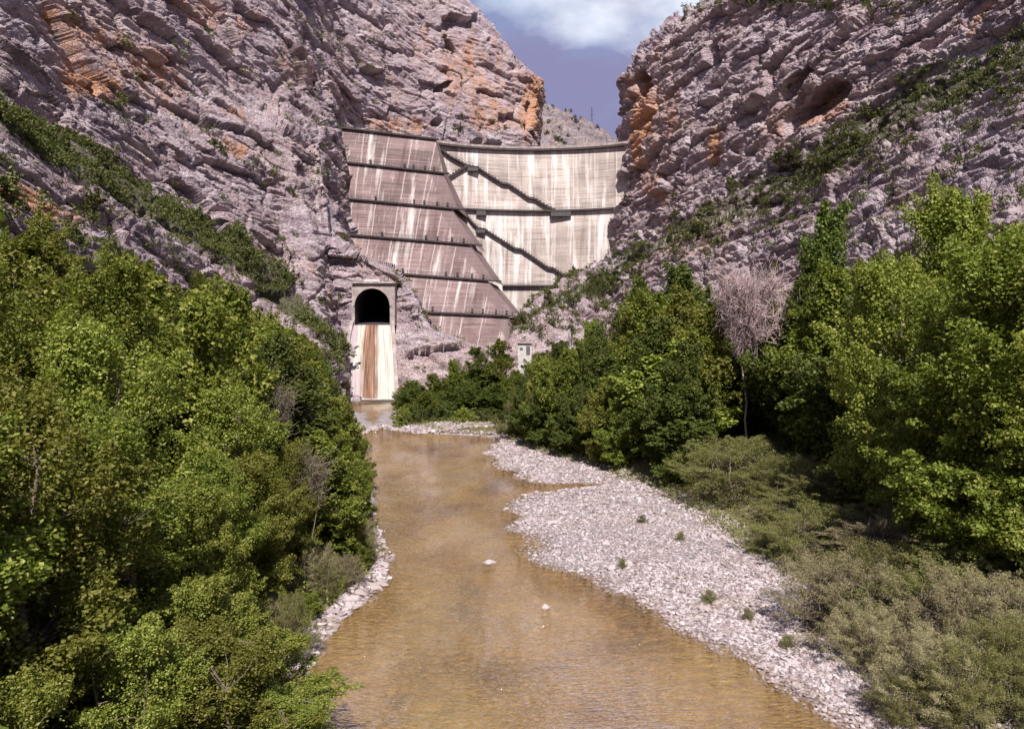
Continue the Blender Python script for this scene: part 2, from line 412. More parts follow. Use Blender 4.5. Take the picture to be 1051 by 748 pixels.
def ground_material():
    m = NT('bank_and_riverbed'); p = m.pos()
    soil = m.attr('soil'); sp = m.n('ShaderNodeSeparateXYZ'); m.l(p, sp.inputs[0])
    f = m.noise(p, 2.2, 8, 0.7); g = m.noise(p, 0.25, 5, 0.6)
    v = m.n('ShaderNodeTexVoronoi'); v.inputs['Scale'].default_value = 4.6; m.l(p, v.inputs['Vector'])
    vs = m.n('ShaderNodeSeparateColor'); m.l(v.outputs['Color'], vs.inputs[0])
    grav = m.ramp(vs.outputs[0], [(0.0, (0.30, 0.25, 0.255)), (0.5, (0.46, 0.41, 0.415)), (1.0, (0.66, 0.62, 0.62))])
    grav = m.mix(m.ramp(v.outputs['Distance'], [(0.28, 0.0), (0.5, 0.7)]), grav, (0.14, 0.11, 0.105))
    dirt = m.ramp(f, [(0.3, (0.09, 0.07, 0.045)), (0.5, (0.14, 0.12, 0.06)), (0.7, (0.20, 0.185, 0.08))])
    so = m.math('ADD', soil, m.math('MULTIPLY', m.math('SUBTRACT', f, 0.5), 0.9))
    c = m.mix(m.ramp(so, [(0.42, 0.0), (0.58, 1.0)]), grav, dirt)
    # riverbed: silt and brown algae over stones
    c = m.mix(m.ramp(sp.outputs[2], [(0.02, 0.8), (0.12, 0.0)]), c, (0.13, 0.09, 0.06))
    bed = m.ramp(g, [(0.30, (0.16, 0.085, 0.03)), (0.44, (0.42, 0.25, 0.075)), (0.62, (0.68, 0.45, 0.16))])
    bed = m.mix(0.50, bed, m.ramp(vs.outputs[1], [(0.0, (0.07, 0.045, 0.03)), (0.6, (0.36, 0.25, 0.14)), (1.0, (0.80, 0.66, 0.47))]))
    zz = m.math('ADD', sp.outputs[2], m.math('MULTIPLY', m.math('SUBTRACT', f, 0.5), 0.10))
    c = m.mix(m.ramp(m.math('ADD', m.math('MULTIPLY', zz, 2.0), 0.5), [(0.42, 1.0), (0.56, 0.0)]), c, bed)
    m.col(c); m.rough(0.9)
    m.normal(m.bump(m.math('ADD', m.math('MULTIPLY', v.outputs['Distance'], -1.2), f), 0.8, 0.12))
    return m.m
M_GROUND = ground_material()

def stone_material(name, a, b, c_):
    m = NT(name); i = m.island(); p = m.pos()
    c = m.ramp(i, [(0.0, a), (0.35, b), (1.0, c_)])
    f = m.noise(p, 9.0, 5, 0.65)
    c = m.mix(0.35, c, m.ramp(f, [(0.3, 0.3), (0.7, 0.75)]), 'OVERLAY')
    pt = m.noise(p, 0.45, 5, 0.65)
    c = m.mix(m.ramp(pt, [(0.46, 0.0), (0.66, 0.55)]), c, (0.24, 0.18, 0.14))
    sz = m.n('ShaderNodeSeparateXYZ'); m.l(p, sz.inputs[0])
    c = m.mix(m.ramp(sz.outputs[2], [(0.03, 0.75), (0.10, 0.0)]), c, (0.15, 0.095, 0.06))
    m.col(c); m.rough(0.85); m.normal(m.bump(f, 0.4, 0.03)); return m.m
M_STONE = stone_material('river_stones', (0.18, 0.13, 0.125), (0.36, 0.295, 0.30), (0.54, 0.485, 0.49))

def water_material():
    m = NT('shallow_river_water'); p = m.pos()
    m.t.nodes.remove(m.b)
    r0 = m.noise(m.mapping(p, (0.7, 1.8, 1.0)), 1.0, 2, 0.5, 0.5)
    r1 = m.noise(m.mapping(p, (0.8, 2.2, 1.0)), 2.3, 2, 0.55, 0.6)
    r2 = m.noise(m.mapping(p, (1.4, 4.0, 1.0), (0, 0, R(8))), 4.0, 2, 0.5, 0.3)
    calm = m.ramp(m.noise(m.mapping(p, (1.0, 0.35, 1.0)), 0.16, 4, 0.6), [(0.38, 0.25), (0.60, 1.0)])
    h = m.math('MULTIPLY', m.math('ADD', m.math('ADD', m.math('MULTIPLY', r1, 0.8), m.math('MULTIPLY', r2, 0.35)), m.math('MULTIPLY', r0, 1.0)), calm)
    nrm = m.bump(h, 1.0, 0.5)
    gl = m.n('ShaderNodeBsdfGlossy'); gl.inputs['Roughness'].default_value = 0.02; gl.inputs['Color'].default_value = (1, 1, 1, 1); m.l(nrm, gl.inputs['Normal'])
    tr = m.n('ShaderNodeBsdfTransparent'); tr.inputs[0].default_value = (0.86, 0.74, 0.55, 1)
    # suspended silt, thicker in some threads of the current
    silt = m.noise(m.mapping(p, (1.0, 0.5, 1.0)), 0.14, 5, 0.6, 0.4)
    df = m.n('ShaderNodeBsdfDiffuse'); m.l(m.ramp(silt, [(0.34, (0.34, 0.23, 0.10)), (0.48, (0.55, 0.36, 0.12)), (0.64, (0.66, 0.45, 0.16))]), df.inputs[0]); m.l(nrm, df.inputs['Normal'])
    ms0 = m.n('ShaderNodeMixShader'); m.l(m.ramp(silt, [(0.34, 0.14), (0.62, 0.36)]), ms0.inputs[0])
    m.l(tr.outputs[0], ms0.inputs[1]); m.l(df.outputs[0], ms0.inputs[2])
    fr = m.n('ShaderNodeFresnel'); fr.inputs['IOR'].default_value = 1.33; m.l(nrm, fr.inputs['Normal'])
    ms = m.n('ShaderNodeMixShader'); m.l(m.math('MULTIPLY', fr.outputs[0], 2.4, True), ms.inputs[0]); m.l(ms0.outputs[0], ms.inputs[1]); m.l(gl.outputs[0], ms.inputs[2])
    m.l(ms.outputs[0], m.out.inputs[0]); return m.m
M_WATER = water_material()

# ------------------------------------------------------------------ ground, river
def Yof(py): return float(CAMZ / (-( (374.0 - py) / FPX * CP - SP)) * (CP + (374.0 - py) / FPX * SP))
def table(rows):    # rows: (py, px) on the water plane -> arrays of Y, X
    pts = sorted((Yof(py), (px - 525.5) / FPX * Yof(py) / (CP + (374.0 - py) / FPX * SP)) for py, px in rows)
    return np.array([p[0] for p in pts]), np.array([p[1] for p in pts])
T_L = table([(748, 300), (700, 303), (670, 320), (640, 342), (615, 372), (595, 394), (575, 402), (560, 392), (545, 384), (530, 380), (515, 386), (500, 380), (480, 374), (465, 370), (455, 367), (447, 368), (438, 366), (430, 358), (413, 350)])
T_R = table([(748, 888), (720, 838), (700, 795), (680, 762), (650, 712), (625, 662), (600, 612), (582, 572), (570, 545), (555, 533), (540, 527), (525, 526), (514, 530), (500, 560), (492, 545), (480, 515), (466, 502), (456, 508), (449, 512), (445, 440), (440, 408), (430, 404), (413, 410)])
T_V = table([(748, 1010), (700, 965), (650, 880), (620, 830), (600, 810), (560, 745), (535, 715), (520, 690), (500, 655), (480, 590), (466, 540), (456, 520), (449, 514), (446, 452), (440, 420), (430, 408), (413, 412)])
def lerp(T, y): return np.interp(y, T[0], T[1])
def terrain(X, Y):
    P = np.stack([X, Y, 0 * X], -1)
    xl = lerp(T_L, Y) + 0.5 * vnoise(P / 2.3, 5); xr = lerp(T_R, Y) + 0.9 * vnoise(P / 3.1, 6); xv = np.maximum(lerp(T_V, Y), xr + 0.8)
    dl = xl - X; dr = X - xr
    inside = np.minimum(-dl, -dr)
    z = np.where(inside > 0, -0.75 * sstep(inside, 0, 5.0) - 0.02, 0)
    # left bank
    zl = 0.28 * np.minimum(dl, 1.6) + 1.9 * sstep(dl, 1.2, 5.5) + 0.13 * np.clip(dl - 4, 0, 80)
    z = np.where(dl > 0, zl, z)
    wv = xv - xr
    t = np.clip(dr / wv, 0, 3)
    fr_ = 1 - 0.8 * sstep(Y, 108, 122) * (1 - sstep(X, 2, 16))
    zr = 0.50 * np.minimum(t, 1) ** 0.8 + fr_ * (1.8 * sstep(dr - wv, 0.0, 7.0) + 0.12 * np.clip(dr - wv - 3, 0, 80))
    z = np.where(dr > 0, zr, z)
    bar = ((dr > 0) & (dr < wv))
    z = z + 0.10 * fbm(P / 2.0, 4, 11) * np.where(inside > 0, 1.6, 1)
    z = z + np.where(bar, 1, 0) * (0.20 * fbm(P / 9.0, 3, 12)) * np.clip(dr / 2, 0, 1)
    # shallow inlet that cuts into the head of the bar
    ax, ay = at(560, 500, Yof(500))[0], Yof(500)
    inlet = np.exp(-((Y - ay - 0.25 * (X - ax)) / 2.0) ** 2) * sstep(X, ax - 8, ax - 2) * (1 - sstep(X, ax + 6, ax + 12))
    z = z - 0.42 * inlet
    flat_ = sstep(Y, 120, 126) * (1 - sstep(Y, 150, 160)) * (inside > 0)
    z = z + flat_ * (0.62 + 0.25 * fbm(P / 5.0, 3, 71)) * sstep(inside, -0.5, 2)
    z = np.where(Y > 190, np.maximum(z, 3 * sstep(Y, 191, 198) - 0.6), z)
    soil = np.maximum(sstep(dl, 0.2, 0.9), sstep(dr - wv, -1.5, 1.0))
    return z, soil
def axis(lo, hi, step, far_lo, far_hi):
    a = list(np.arange(lo, hi, step)); s = step; x = a[0]; pre = []
    while x > far_lo: s *= 1.25; x -= s; pre.append(x)
    s = step; x = a[-1]; post = []
    while x < far_hi: s *= 1.25; x += s; post.append(x)
    return np.array(pre[::-1] + a + post)
gx = axis(-34, 30, 0.24, -1600, 1600)
gy = np.concatenate([axis(16, 90, 0.24, -1200, 90)[:-2], axis(90, 192, 0.5, 90, 3000)])
gy = np.unique(gy)
GX, GY = np.meshgrid(gx, gy)
gz, gsoil = terrain(GX, GY)
gz = np.where((np.abs(GX) > 200) | (GY > 320) | (GY < -150), 12.0, gz)
gv = np.stack([GX, GY, gz], -1).reshape(-1, 3)
g = obj('ground', np_mesh('ground', gv, grid_faces(len(gy), len(gx)), M_GROUND, True, attrs={'soil': gsoil.ravel()}))
tag(g, kind='structure')
wv_ = [(-70, -140, 0), (70, -140, 0), (70, 196, 0), (-70, 196, 0)]
tag(obj('river', np_mesh('river', wv_, [(0, 1, 2, 3)], M_WATER)), kind='structure')

# ------------------------------------------------------------------ canyon walls
def strata_coords(P):
    a = R(17)
    s = P[..., 2] * math.cos(a) + P[..., 1] * math.sin(a)
    t = P[..., 1] * math.cos(a) - P[..., 2] * math.sin(a)
    return np.stack([P[..., 0] * 0.8, t * 0.55, s * 1.6], -1)
def rock_relief(P, amp=1.0, seed=0, slab=1.0):
    W = np.stack([fbm(P / 9.0, 3, seed + 50), fbm(P / 9.0, 3, seed + 60), fbm(P / 9.0, 3, seed + 70)], -1) * 2.2
    Q = strata_coords(P) + W
    d = 4.2 * fbm(P / 38.0, 4, seed) + 2.0 * facet(Q / 14.0, seed + 100, 1.5, 0.40, 0.05)
    d = d + 1.05 * slab * facet(Q / 5.6, seed + 200, 1.6, 0.5, 0.06) + 0.50 * slab * facet(Q / 2.3, seed + 300, 1.6, 0.9, 0.07)
    d = d + 0.20 * slab * facet(Q / 1.0, seed + 400, 1.6, 0.9, 0.10) + 0.40 * slab * fbm(Q / 2.6, 4, seed + 500, 0.65)
    s = Q[..., 2] / 1.6
    bed = np.abs(((s / 7.0 + 0.35 * fbm(P / 30.0, 2, seed + 9)) % 1.0) - 0.5) * 2
    d = d + 1.0 * (bed ** 2 - 0.4) * (0.5 + 0.5 * vnoise(P / 25.0, seed + 31))
    bed2 = np.abs(((s / 2.4 + 0.5 * fbm(P / 12.0, 2, seed + 19)) % 1.0) - 0.5) * 2
    d = d + 0.75 * bed2 * sstep(vnoise(P / 18.0, seed + 33), -0.5, 0.3)
    ck = np.abs(((s / 11.0 + 0.25 * fbm(P / 26.0, 3, seed + 29)) % 1.0) - 0.5) * 2
    d = d - 1.3 * np.exp(-((1 - ck) / 0.035) ** 2)
    return d * amp
def surf_normals(P):
    du = np.gradient(P, axis=1); dv = np.gradient(P, axis=0)
    n = np.cross(du, dv); n /= (np.linalg.norm(n, axis=-1, keepdims=True) + 1e-9)
    return n

# left wall: base distance, bench, rock buttress in front of the dam foot
LB_x = [-900, -500, -300, -150, 0, 100, 200, 300, 328, 340, 352, 460, 560]
LB_y = [24, 36, 52, 76, 100, 126, 156, 190, 214, 234, 262, 300, 335]
LK_x = [-900, 0, 200, 350, 560]; LK_y = [0.7, 0.65, 0.6, 0.42, 0.32]
BN_x = [-900, -300, 0, 50, 100, 150, 200, 250, 300, 350, 400]
BN_y = [-420, -80, 108, 140, 172, 200, 232, 262, 305, 352, 400]
FR_x = [326, 338, 356, 385, 405, 425, 437, 447, 480, 520, 570]
FR_y = [150, 240, 256, 268, 276, 298, 322, 338, 350, 356, 372]
def D_left(px, py):
    sh = np.interp(py, [120, 150, 168, 205, 243, 262, 285], [0, 4, 8, 14, 22, 30, 30]) * sstep(px, 280, 325) * (1 - sstep(px, 420, 470))
    B = np.interp(px - sh, LB_x, LB_y); K = np.interp(px, LK_x, LK_y)
    B2 = np.interp(px, [-900, -500, -300, -150, 0, 100, 200, 300, 352, 400, 460, 560], [24, 36, 52, 76, 100, 127, 160, 205, 248, 274, 300, 335])
    B = B + (B2 - B) * (1 - sstep(py, 85, 150))
    D = B * (1 + K * (350 - py) / FPX)
    L_ = np.interp(px, BN_x, BN_y)
    t = sstep(py - L_, -6, 26)
    D = D * (1 - t * 0.10) * (1 - np.clip(py - L_, 0, 400) / FPX * 0.55 * (px < 345))
    front = 206 - 0.175 * np.maximum(py - 332, 0) + 3.0 * np.exp(-((px - 384) / 12.0) ** 2) * 0 + np.clip(px - 420, 0, 200) * 0.05
    fb = np.interp(px, FR_x, FR_y)
    k = sstep(py - fb, -5, 5) * sstep(px, 322, 336)
    D = D * (1 - k) + np.minimum(front, D) * k
    # keep the foot behind the spillway chute
    return D
SL_y = [-320, -200, -100, -40, 0, 20, 40, 60, 76, 90, 110, 135, 150, 200, 450]
SL_x = [120, 260, 380, 440, 474, 498, 520, 538, 556, 561, 560, 553, 552, 556, 572]
rows = np.concatenate([np.linspace(-320, -24, 90, endpoint=False), np.linspace(-24, 372, 520, endpoint=False), np.linspace(372, 450, 50)])
tcol = np.concatenate([np.linspace(0, 0.40, 120, endpoint=False), np.linspace(0.40, 0.57, 110, endpoint=False), np.linspace(0.57, 1.0, 640)])
RY = np.repeat(rows[:, None], len(tcol), 1)
edge = np.interp(rows, SL_y, SL_x)
lo = -900.0
RX = lo + (edge[:, None] - lo) * tcol[None, :]
DL = D_left(RX, RY)
# the far end of the wall rounds away behind the dam crest
turn = np.clip((RX - (edge[:, None] - 16)) / 16, 0, 1)
DL = DL + 14 * turn ** 2.2 * (RY < 180)
PL = at(RX, RY, DL)
nb = 26
tb = np.linspace(0, 1, nb + 1)[1:]
back = PL[:, -1:, :] + np.stack([-14 * tb ** 1.5, 95 * tb, -12 * tb ** 2], -1)[None]
PL = np.concatenate([PL, back], 1)
NL = surf_normals(PL)
flip = np.sign(-(NL[300, 500] @ (PL[300, 500] - np.array([0, 0, 15.0]))))
NL = NL * flip
bx, by = pix(PL)
amp = np.clip(PL[..., 1] / 130.0, 0.35, 1.0)
dl = rock_relief(PL, 1.0, 3, 0.55) * amp
gD = np.abs(np.gradient(PL[..., 1], axis=1)) / np.maximum(np.abs(np.gradient(bx, axis=1)), 0.3) + np.abs(np.gradient(PL[..., 1], axis=0)) / np.maximum(np.abs(np.gradient(by, axis=0)), 0.3)
for _ in range(6): gD = np.maximum(gD, np.maximum(np.roll(gD, 1, 1), np.roll(gD, -1, 1)) * 0.93); gD = (gD + np.roll(gD, 1, 0) + np.roll(gD, -1, 0)) / 3
damp = np.maximum(1 / (1 + (np.clip(gD - 2.2, 0, 20) / 3.5) ** 2), 0.42)
dl = dl * np.where((bx > 470) & (by < 200), 1.0, damp)
# the rock keeps clear of the spillway and of the dam faces
prot = (1 - sstep(np.hypot((bx - 384) / 34, (by - 350) / 78), 0.7, 1.15))
dl = dl * (1 - 0.75 * prot) - 0.6 * prot
def dent(bx, by, cx, cy, rx, ry, ang, depth, soft=0.25):
    c, s = math.cos(R(ang)), math.sin(R(ang))
    x = (bx - cx) * c + (by - cy) * s; y = -(bx - cx) * s + (by - cy) * c
    return depth * (1 - sstep(np.hypot(x / rx, y / ry), 1 - soft, 1 + soft))
for a in ((366, 127.5, 3.6, 3.6, 0, 9), (447, 126.5, 5, 3.4, 0, 9), (345, 126, 4, 2, 50, 6), (488, 150, 5.5, 5, 0, 8),
          (466, 46, 13, 3, 52, 4), (455, 90, 9, 3.2, -25, 4), (150, 79, 8, 3, 25, 4), (172, 62, 9, 3.5, 30, 3.5), (88, 95, 5, 8, -20, 4), (130, 78, 7, 3, 15, 3.5), (545, 112, 4, 20, 8, 5)):
    dl = dl - dent(bx, by, *a)
def bumpr(bx, by, *a): return dent(bx, by, *a)
PLd = PL + NL * dl[..., None]
for a in ((466, 46, 13, 3, 52, 4), (455, 90, 9, 3.2, -25, 4), (150, 79, 8, 3, 25, 4), (172, 62, 9, 3.5, 30, 3.5)):
    PLd[..., 2] += 0.5 * dent(bx, by, *a)
# stains and turf
iron = np.zeros_like(bx) - 0.08
for (cx, cy, rx, ry, an, k) in ((120, 60, 95, 42, 28, 0.42), (300, 70, 40, 16, 35, 0.35), (430, 40, 40, 26, 20, 0.3), (500, 90, 50, 50, 20, 0.42), (85, 85, 35, 18, 25, 0.9), (155, 70, 26, 14, 25, 0.7), (95, 30, 60, 18, 30, 0.65), (210, 10, 40, 14, 30, 0.5), (250, 28, 14, 12, 0, 0.6), (240, 118, 14, 8, 0, 0.5), (478, 70, 30, 38, 20, 0.55), (505, 120, 26, 24, 0, 0.6),
                                 (548, 105, 14, 44, 8, 0.95), (18, 205, 55, 18, 25, 1.0), (410, 128, 34, 10, 5, 0.7), (235, 150, 30, 7, 32, 0.6), (330, 300, 10, 30, -20, 0.25)):
    iron = np.maximum(iron, dent(bx, by, cx, cy, rx, ry, an, k + 0.1, 0.6) - 0.08)
Lb = np.interp(bx, BN_x, BN_y)
turfL = np.exp(-((by - Lb - 16) / 15.0) ** 2) * 1.0 * (bx < 345)
turfL = np.maximum(turfL, 0.45 * np.exp(-((by - np.interp(bx, [260, 300, 340, 400, 440], [-10, 14, 44, 84, 110])) / 5.0) ** 2) * (bx < 410))
turfL = np.maximum(turfL, 0.5 * np.exp(-((by - np.interp(bx, [0, 110, 210, 250, 300, 345], [90, 110, 150, 165, 195, 240])) / 7.0) ** 2) * (bx < 345) * (bx > -50))
turfL = turfL + 0.12 * (by > Lb) * (bx < 340) - 0.25 + 0.25 * (by > Lb)
nr, nc = bx.shape
keep = np.ones((nr - 1, nc - 1), bool)
cxm, cym = (bx[:-1, :-1] + bx[1:, 1:]) / 2, (by[:-1, :-1] + by[1:, 1:]) / 2
hole = (np.abs(cxm - 382.5) < 19.0) & (cym > 293) & (cym < 338) & (np.arange(nc - 1)[None] < len(tcol) - 1)
keep[hole] = False
wallL = obj('left_canyon_wall', np_mesh('left_canyon_wall', PLd.reshape(-1, 3), grid_faces(nr, nc, keep), M_ROCK, True,
        attrs={'iron': iron.ravel(), 'turf': turfL.ravel()}))
tag(wallL, kind='structure')
LEFT = (PLd, NL, bx, by)

# right wall
RR_x = [480, 535, 560, 600, 628, 655, 680, 720, 760, 810, 870, 960, 1051, 1200, 1400, 1900]
RR_y = [330, 318, 300, 276, 262, 244, 226, 208, 190, 160, 128, 78, 36, -40, -160, -420]
R0_x = [480, 535, 600, 628, 700, 760, 870, 960, 1051, 1200, 1400, 1900]
R0_y = [236, 243, 256, 276, 243, 220, 184, 164, 147, 122, 98, 66]
def D_right(px, py):
    r = np.interp(px, RR_x, RR_y); d0 = np.interp(px, R0_x, R0_y)
    up = np.clip(r - py, 0, 900); dn = np.clip(py - r, 0, 900)
    return d0 * (1 + 0.42 * up / FPX) * (1 - 0.97 * dn / FPX * (1 - 0.25 * dn / 500))
SR_y = [-230, -160, -100, -50, 0, 10, 25, 45, 62, 80, 120, 150, 185, 215, 235, 250, 262, 276, 290, 304, 318, 332, 345, 360, 480]
SR_x = [1300, 1010, 880, 790, 722, 706, 686, 664, 653, 644, 641, 638, 634, 631, 628, 629, 628, 606, 588, 570, 549, 536, 530, 527, 515]
rows = np.concatenate([np.linspace(-230, -24, 60, endpoint=False), np.linspace(-24, 372, 520, endpoint=False), np.linspace(372, 480, 70)])
tcol = np.concatenate([np.linspace(0, 0.40, 620, endpoint=False), np.linspace(0.40, 0.6, 110, endpoint=False), np.linspace(0.6, 1, 90)])
RY = np.repeat(rows[:, None], len(tcol), 1)
edge = np.interp(rows, SR_y, SR_x)
hi = 1900.0
RX = edge[:, None] + (hi - edge[:, None]) * tcol[None, :]
DR = D_right(RX, RY)
turn = np.clip(((edge[:, None] + 14) - RX) / 14, 0, 1)
DR = DR + 9 * turn ** 2.0 * (RY < 262)
PR = at(RX, RY, DR)
tb = np.linspace(1, 0, nb + 1)[:-1]
back = PR[:, :1, :] + np.stack([22 * tb ** 1.6, 70 * tb, -6 * tb ** 2], -1)[None]
PR = np.concatenate([back, PR], 1)
NR = surf_normals(PR)
NR = NR * np.sign(-(NR[300, 400] @ (PR[300, 400] - np.array([0, 0, 15.0]))))
bx, by = pix(PR)
amp = np.clip(PR[..., 1] / 150.0, 0.35, 1.0)
below = sstep(by - np.interp(bx, RR_x, RR_y), 0, 20)
dr_ = rock_relief(PR, 1.0, 23) * amp * (1 - 0.12 * below)
for a in ((838, 112, 36, 11, -38, 11), (818, 90, 24, 7, -50, 7), (663, 88, 8, 11, 10, 9), (735, 58, 6, 9, 20, 3), (770, 156, 8, 5, -20, 5), (890, 100, 9, 4, -20, 4), (693, 40, 4, 8, 10, 3),
          (700, 20, 4, 7, 10, 3), (960, 45, 20, 6, -28, 4), (780, 60, 5, 14, 30, 4)):
    dr_ = dr_ - dent(bx, by, *a)
PRd = PR + NR * dr_[..., None]
for a in ((838, 112, 36, 11, -38, 11), (818, 90, 24, 7, -50, 7), (663, 88, 8, 11, 10, 9), (735, 58, 6, 9, 20, 4)):
    PRd[..., 2] += 0.55 * dent(bx, by, *a)
iron = np.zeros_like(bx) - 0.12
for (cx, cy, rx, ry, an, k) in ((672, 130, 30, 60, 8, 0.45), (820, 130, 60, 22, -38, 0.45), (700, 260, 60, 16, -30, 0.3), (662, 130, 12, 46, 8, 1.0), (652, 95, 8, 20, 0, 0.8), (735, 150, 9, 22, 20, 0.9), (668, 190, 14, 20, 0, 0.6), (850, 120, 30, 8, -35, 0.75), (1010, 20, 40, 14, -25, 0.5), (900, 20, 40, 14, -25, 0.3), (680, 60, 10, 20, 0, .4)):
    iron = np.maximum(iron, dent(bx, by, cx, cy, rx, ry, an, k + 0.1, 0.6) - 0.08)
Rb = np.interp(bx, RR_x, RR_y)
belt = np.exp(-((by - Rb - 22 - 0.02 * (bx - 628)) / np.interp(bx, [540, 700, 900, 1100], [12, 22, 36, 50])) ** 2)
turfR = belt * 0.85 - 0.35 + 0.28 * (by > Rb)
turfR = np.maximum(turfR, 0.45 * np.exp(-((by - np.interp(bx, [740, 800, 900, 1000, 1051], [10, 2, 8, -2, -20])) / 7.0) ** 2))
wallR = obj('right_canyon_wall', np_mesh('right_canyon_wall', PRd.reshape(-1, 3), grid_faces(*bx.shape), M_ROCK, True,
        attrs={'iron': iron.ravel(), 'turf': turfR.ravel()}))
tag(wallR, kind='structure')
RIGHT = (PRd, NR, bx, by)

# distant hill seen over the dam crest
hx = np.linspace(-70, 240, 240); hv = np.linspace(0, 1, 150)
HX, HV = np.meshgrid(hx, hv)
sk = np.interp(HX, [-70, 29, 40, 52, 62, 75, 90, 240], [222, 215, 211, 205, 202, 196, 190, 165])
HP = np.stack([HX, 470 + 160 * (HV ** 1.2) + 0 * HX, 20 + (sk - 20) * HV ** 0.8], -1)
HP[..., 2] += (0.2 + HV) * 5.0 * fbm(HP / 22, 5, 77) + 4.2 * facet(HP / 8.0, 78, 1.2, 0.6, 0.12) * HV
HP2 = np.concatenate([HP, HP[-1:] + np.array([0, 120, -60.])], 0)
HP2 = np.concatenate([HP2, HP2[-1:] + np.array([0, 300, -80.])], 0)
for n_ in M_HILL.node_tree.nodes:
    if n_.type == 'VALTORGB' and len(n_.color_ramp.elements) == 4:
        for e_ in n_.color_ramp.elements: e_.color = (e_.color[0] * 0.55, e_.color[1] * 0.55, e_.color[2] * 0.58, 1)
tag(obj('distant_hill', np_mesh('distant_hill', HP2.reshape(-1, 3), grid_faces(HP2.shape[0], HP2.shape[1]), M_HILL, True,
        attrs={'iron': np.full(HP2.shape[0] * HP2.shape[1], -0.3), 'turf': np.full(HP2.shape[0] * HP2.shape[1], 0.48)})), kind='structure')

def coarse_bvh(P, st=4):
    Q = P[::st, ::st]; f = grid_faces(Q.shape[0], Q.shape[1])
    return BVHTree.FromPolygons([tuple(v) for v in Q.reshape(-1, 3).tolist()], [tuple(x) for x in f.tolist()])
BV = [coarse_bvh(PRd), coarse_bvh(PLd)]
def zground(x, y):
    z = float(terrain(np.array([float(x)]), np.array([float(y)]))[0][0])
    for b in BV:
        h = b.ray_cast(Vector((x, y, 400)), Vector((0, 0, -1)))
        if h[0] is not None and h[0].z < 75: z = max(z, h[0].z)
    return z

exec_parts = True
# ------------------------------------------------------------------ stepped dam block
def stepped_dam():
    base = V(440, 352, 250); base.z = 5
    T = empty('stepped_dam', base)
    tag(T, 'mauve stained stepped concrete dam block with six sloping tiers beside the pale curved dam', 'dam')
    # (left px, left py, right px, right py) of the ledge lines, top to bottom; right end of the wall just below the ledge
    L_ = [(346, 131.5, 450, 144.0), (338, 165.5, 461, 179.0), (338, 203, 478, 216.0), (338, 240, 495, 252.5), (360, 278, 514.5, 289.5), (395, 319, 536, 325.5), (395, 362, 548, 366)]
    WR = [447, 455, 463, 482, 500, 521, 541]     # right end of the face directly under each ledge
    WB = [455, 470, 488, 508, 531, 541]          # right end at the foot of each tier
    YL = [268, 262, 256, 250, 244, 238, 232]; YR = [280, 274, 268, 262, 256, 250, 244]
    for i in range(6):
        lt, lb = L_[i], L_[i + 1]
        def ptop(px, s=0.0):
            t = (px - lt[0]) / (lt[2] - lt[0]); return V(px, lt[1] + (lt[3] - lt[1]) * t, YL[i] + (YR[i] - YL[i]) * t + s)
        def pbot(px, s=0.0):
            t = (px - lb[0]) / (lb[2] - lb[0]); return V(px, lb[1] + (lb[3] - lb[1]) * t, YL[i + 1] + 2.4 + (YR[i + 1] - YL[i + 1]) * t + s)
        n = 12; xs_t = np.linspace(lt[0], WR[i], n + 1); xs_b = np.linspace(lb[0] if i else 350, WB[i], n + 1)
        mb = MB()
        tl = [ptop(x) for x in xs_t]; bl = [pbot(x) for x in xs_b]
        tr = tl[-1]; e2 = []
        for k in range(n):
            a, b, c, d = tl[k], tl[k + 1], bl[k + 1], bl[k]
            def sk_(p_, px_): return (30 - p_.x + 0.06 * p_.z * (px_ - 340) / 60.0, p_.z)
            uv = [sk_(a, xs_t[k]), sk_(b, xs_t[k + 1]), sk_(c, xs_b[k + 1]), sk_(d, xs_b[k])]
            mb.add([a, b, c, d], [(0, 3, 2, 1)], uv)
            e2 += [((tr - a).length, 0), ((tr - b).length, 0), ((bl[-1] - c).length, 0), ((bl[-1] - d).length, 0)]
        off = Vector((3, 22, 0))
        a, b, c, d = tl[0], tl[-1], bl[-1], bl[0]
        mb.add([b, b + off, c + off, c], [(0, 1, 2, 3)], [(0, b.z), (3, b.z), (3, c.z), (0, c.z)])
        mb.add([a, b, b + off, a + off], [(0, 1, 2, 3)])
        mb.add([a, a + off, d + off, d], [(3, 2, 1, 0)])
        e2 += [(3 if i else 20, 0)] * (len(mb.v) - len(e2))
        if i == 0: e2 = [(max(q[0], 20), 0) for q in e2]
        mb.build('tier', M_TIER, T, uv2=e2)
        # ledge walkway with a railing
        wk = MB(); rl = MB()
        e0, e1 = lt[0], lt[2]
        m = 14; pts = []
        for k in range(m + 1):
            px = e0 + (e1 - e0) * k / m
            pts.append(ptop(px, -0.4))
        for k in range(m):
            wk.beam(pts[k] + Vector((0, 0, 0.25)), pts[k + 1] + Vector((0, 0, 0.25)), 1.4, 0.55)
        wk.build('walkway', M_WALK, T)
        for k in range(m):
            for h in (1.05, 1.6): rl.beam(pts[k] + Vector((0, -0.9, h)), pts[k + 1] + Vector((0, -0.9, h)), 0.09, 0.09)
            for q in range(3):
                pp = pts[k].lerp(pts[k + 1], q / 3); rl.box(pp + Vector((0, -0.9, 1.1)), (0.1, 0.1, 1.1))
        rl.build('railing', M_STEEL, T)
        # drain boxes on the foot of the tier
        if i < 5:
            for fx in (0.36, 0.66, 0.74, 0.84, 0.92):
                c = pbot(lb[0] + (WB[i] - lb[0]) * fx, -0.5); bx_ = MB(); bx_.box(c + Vector((0, 0, 1.6)), (0.65, 0.6, 0.7)); bx_.box(c + Vector((0, -0.1, 2.0)), (0.8, 0.75, 0.1))
                bx_.build('drain_box', M_WALK, T)
stepped_dam()

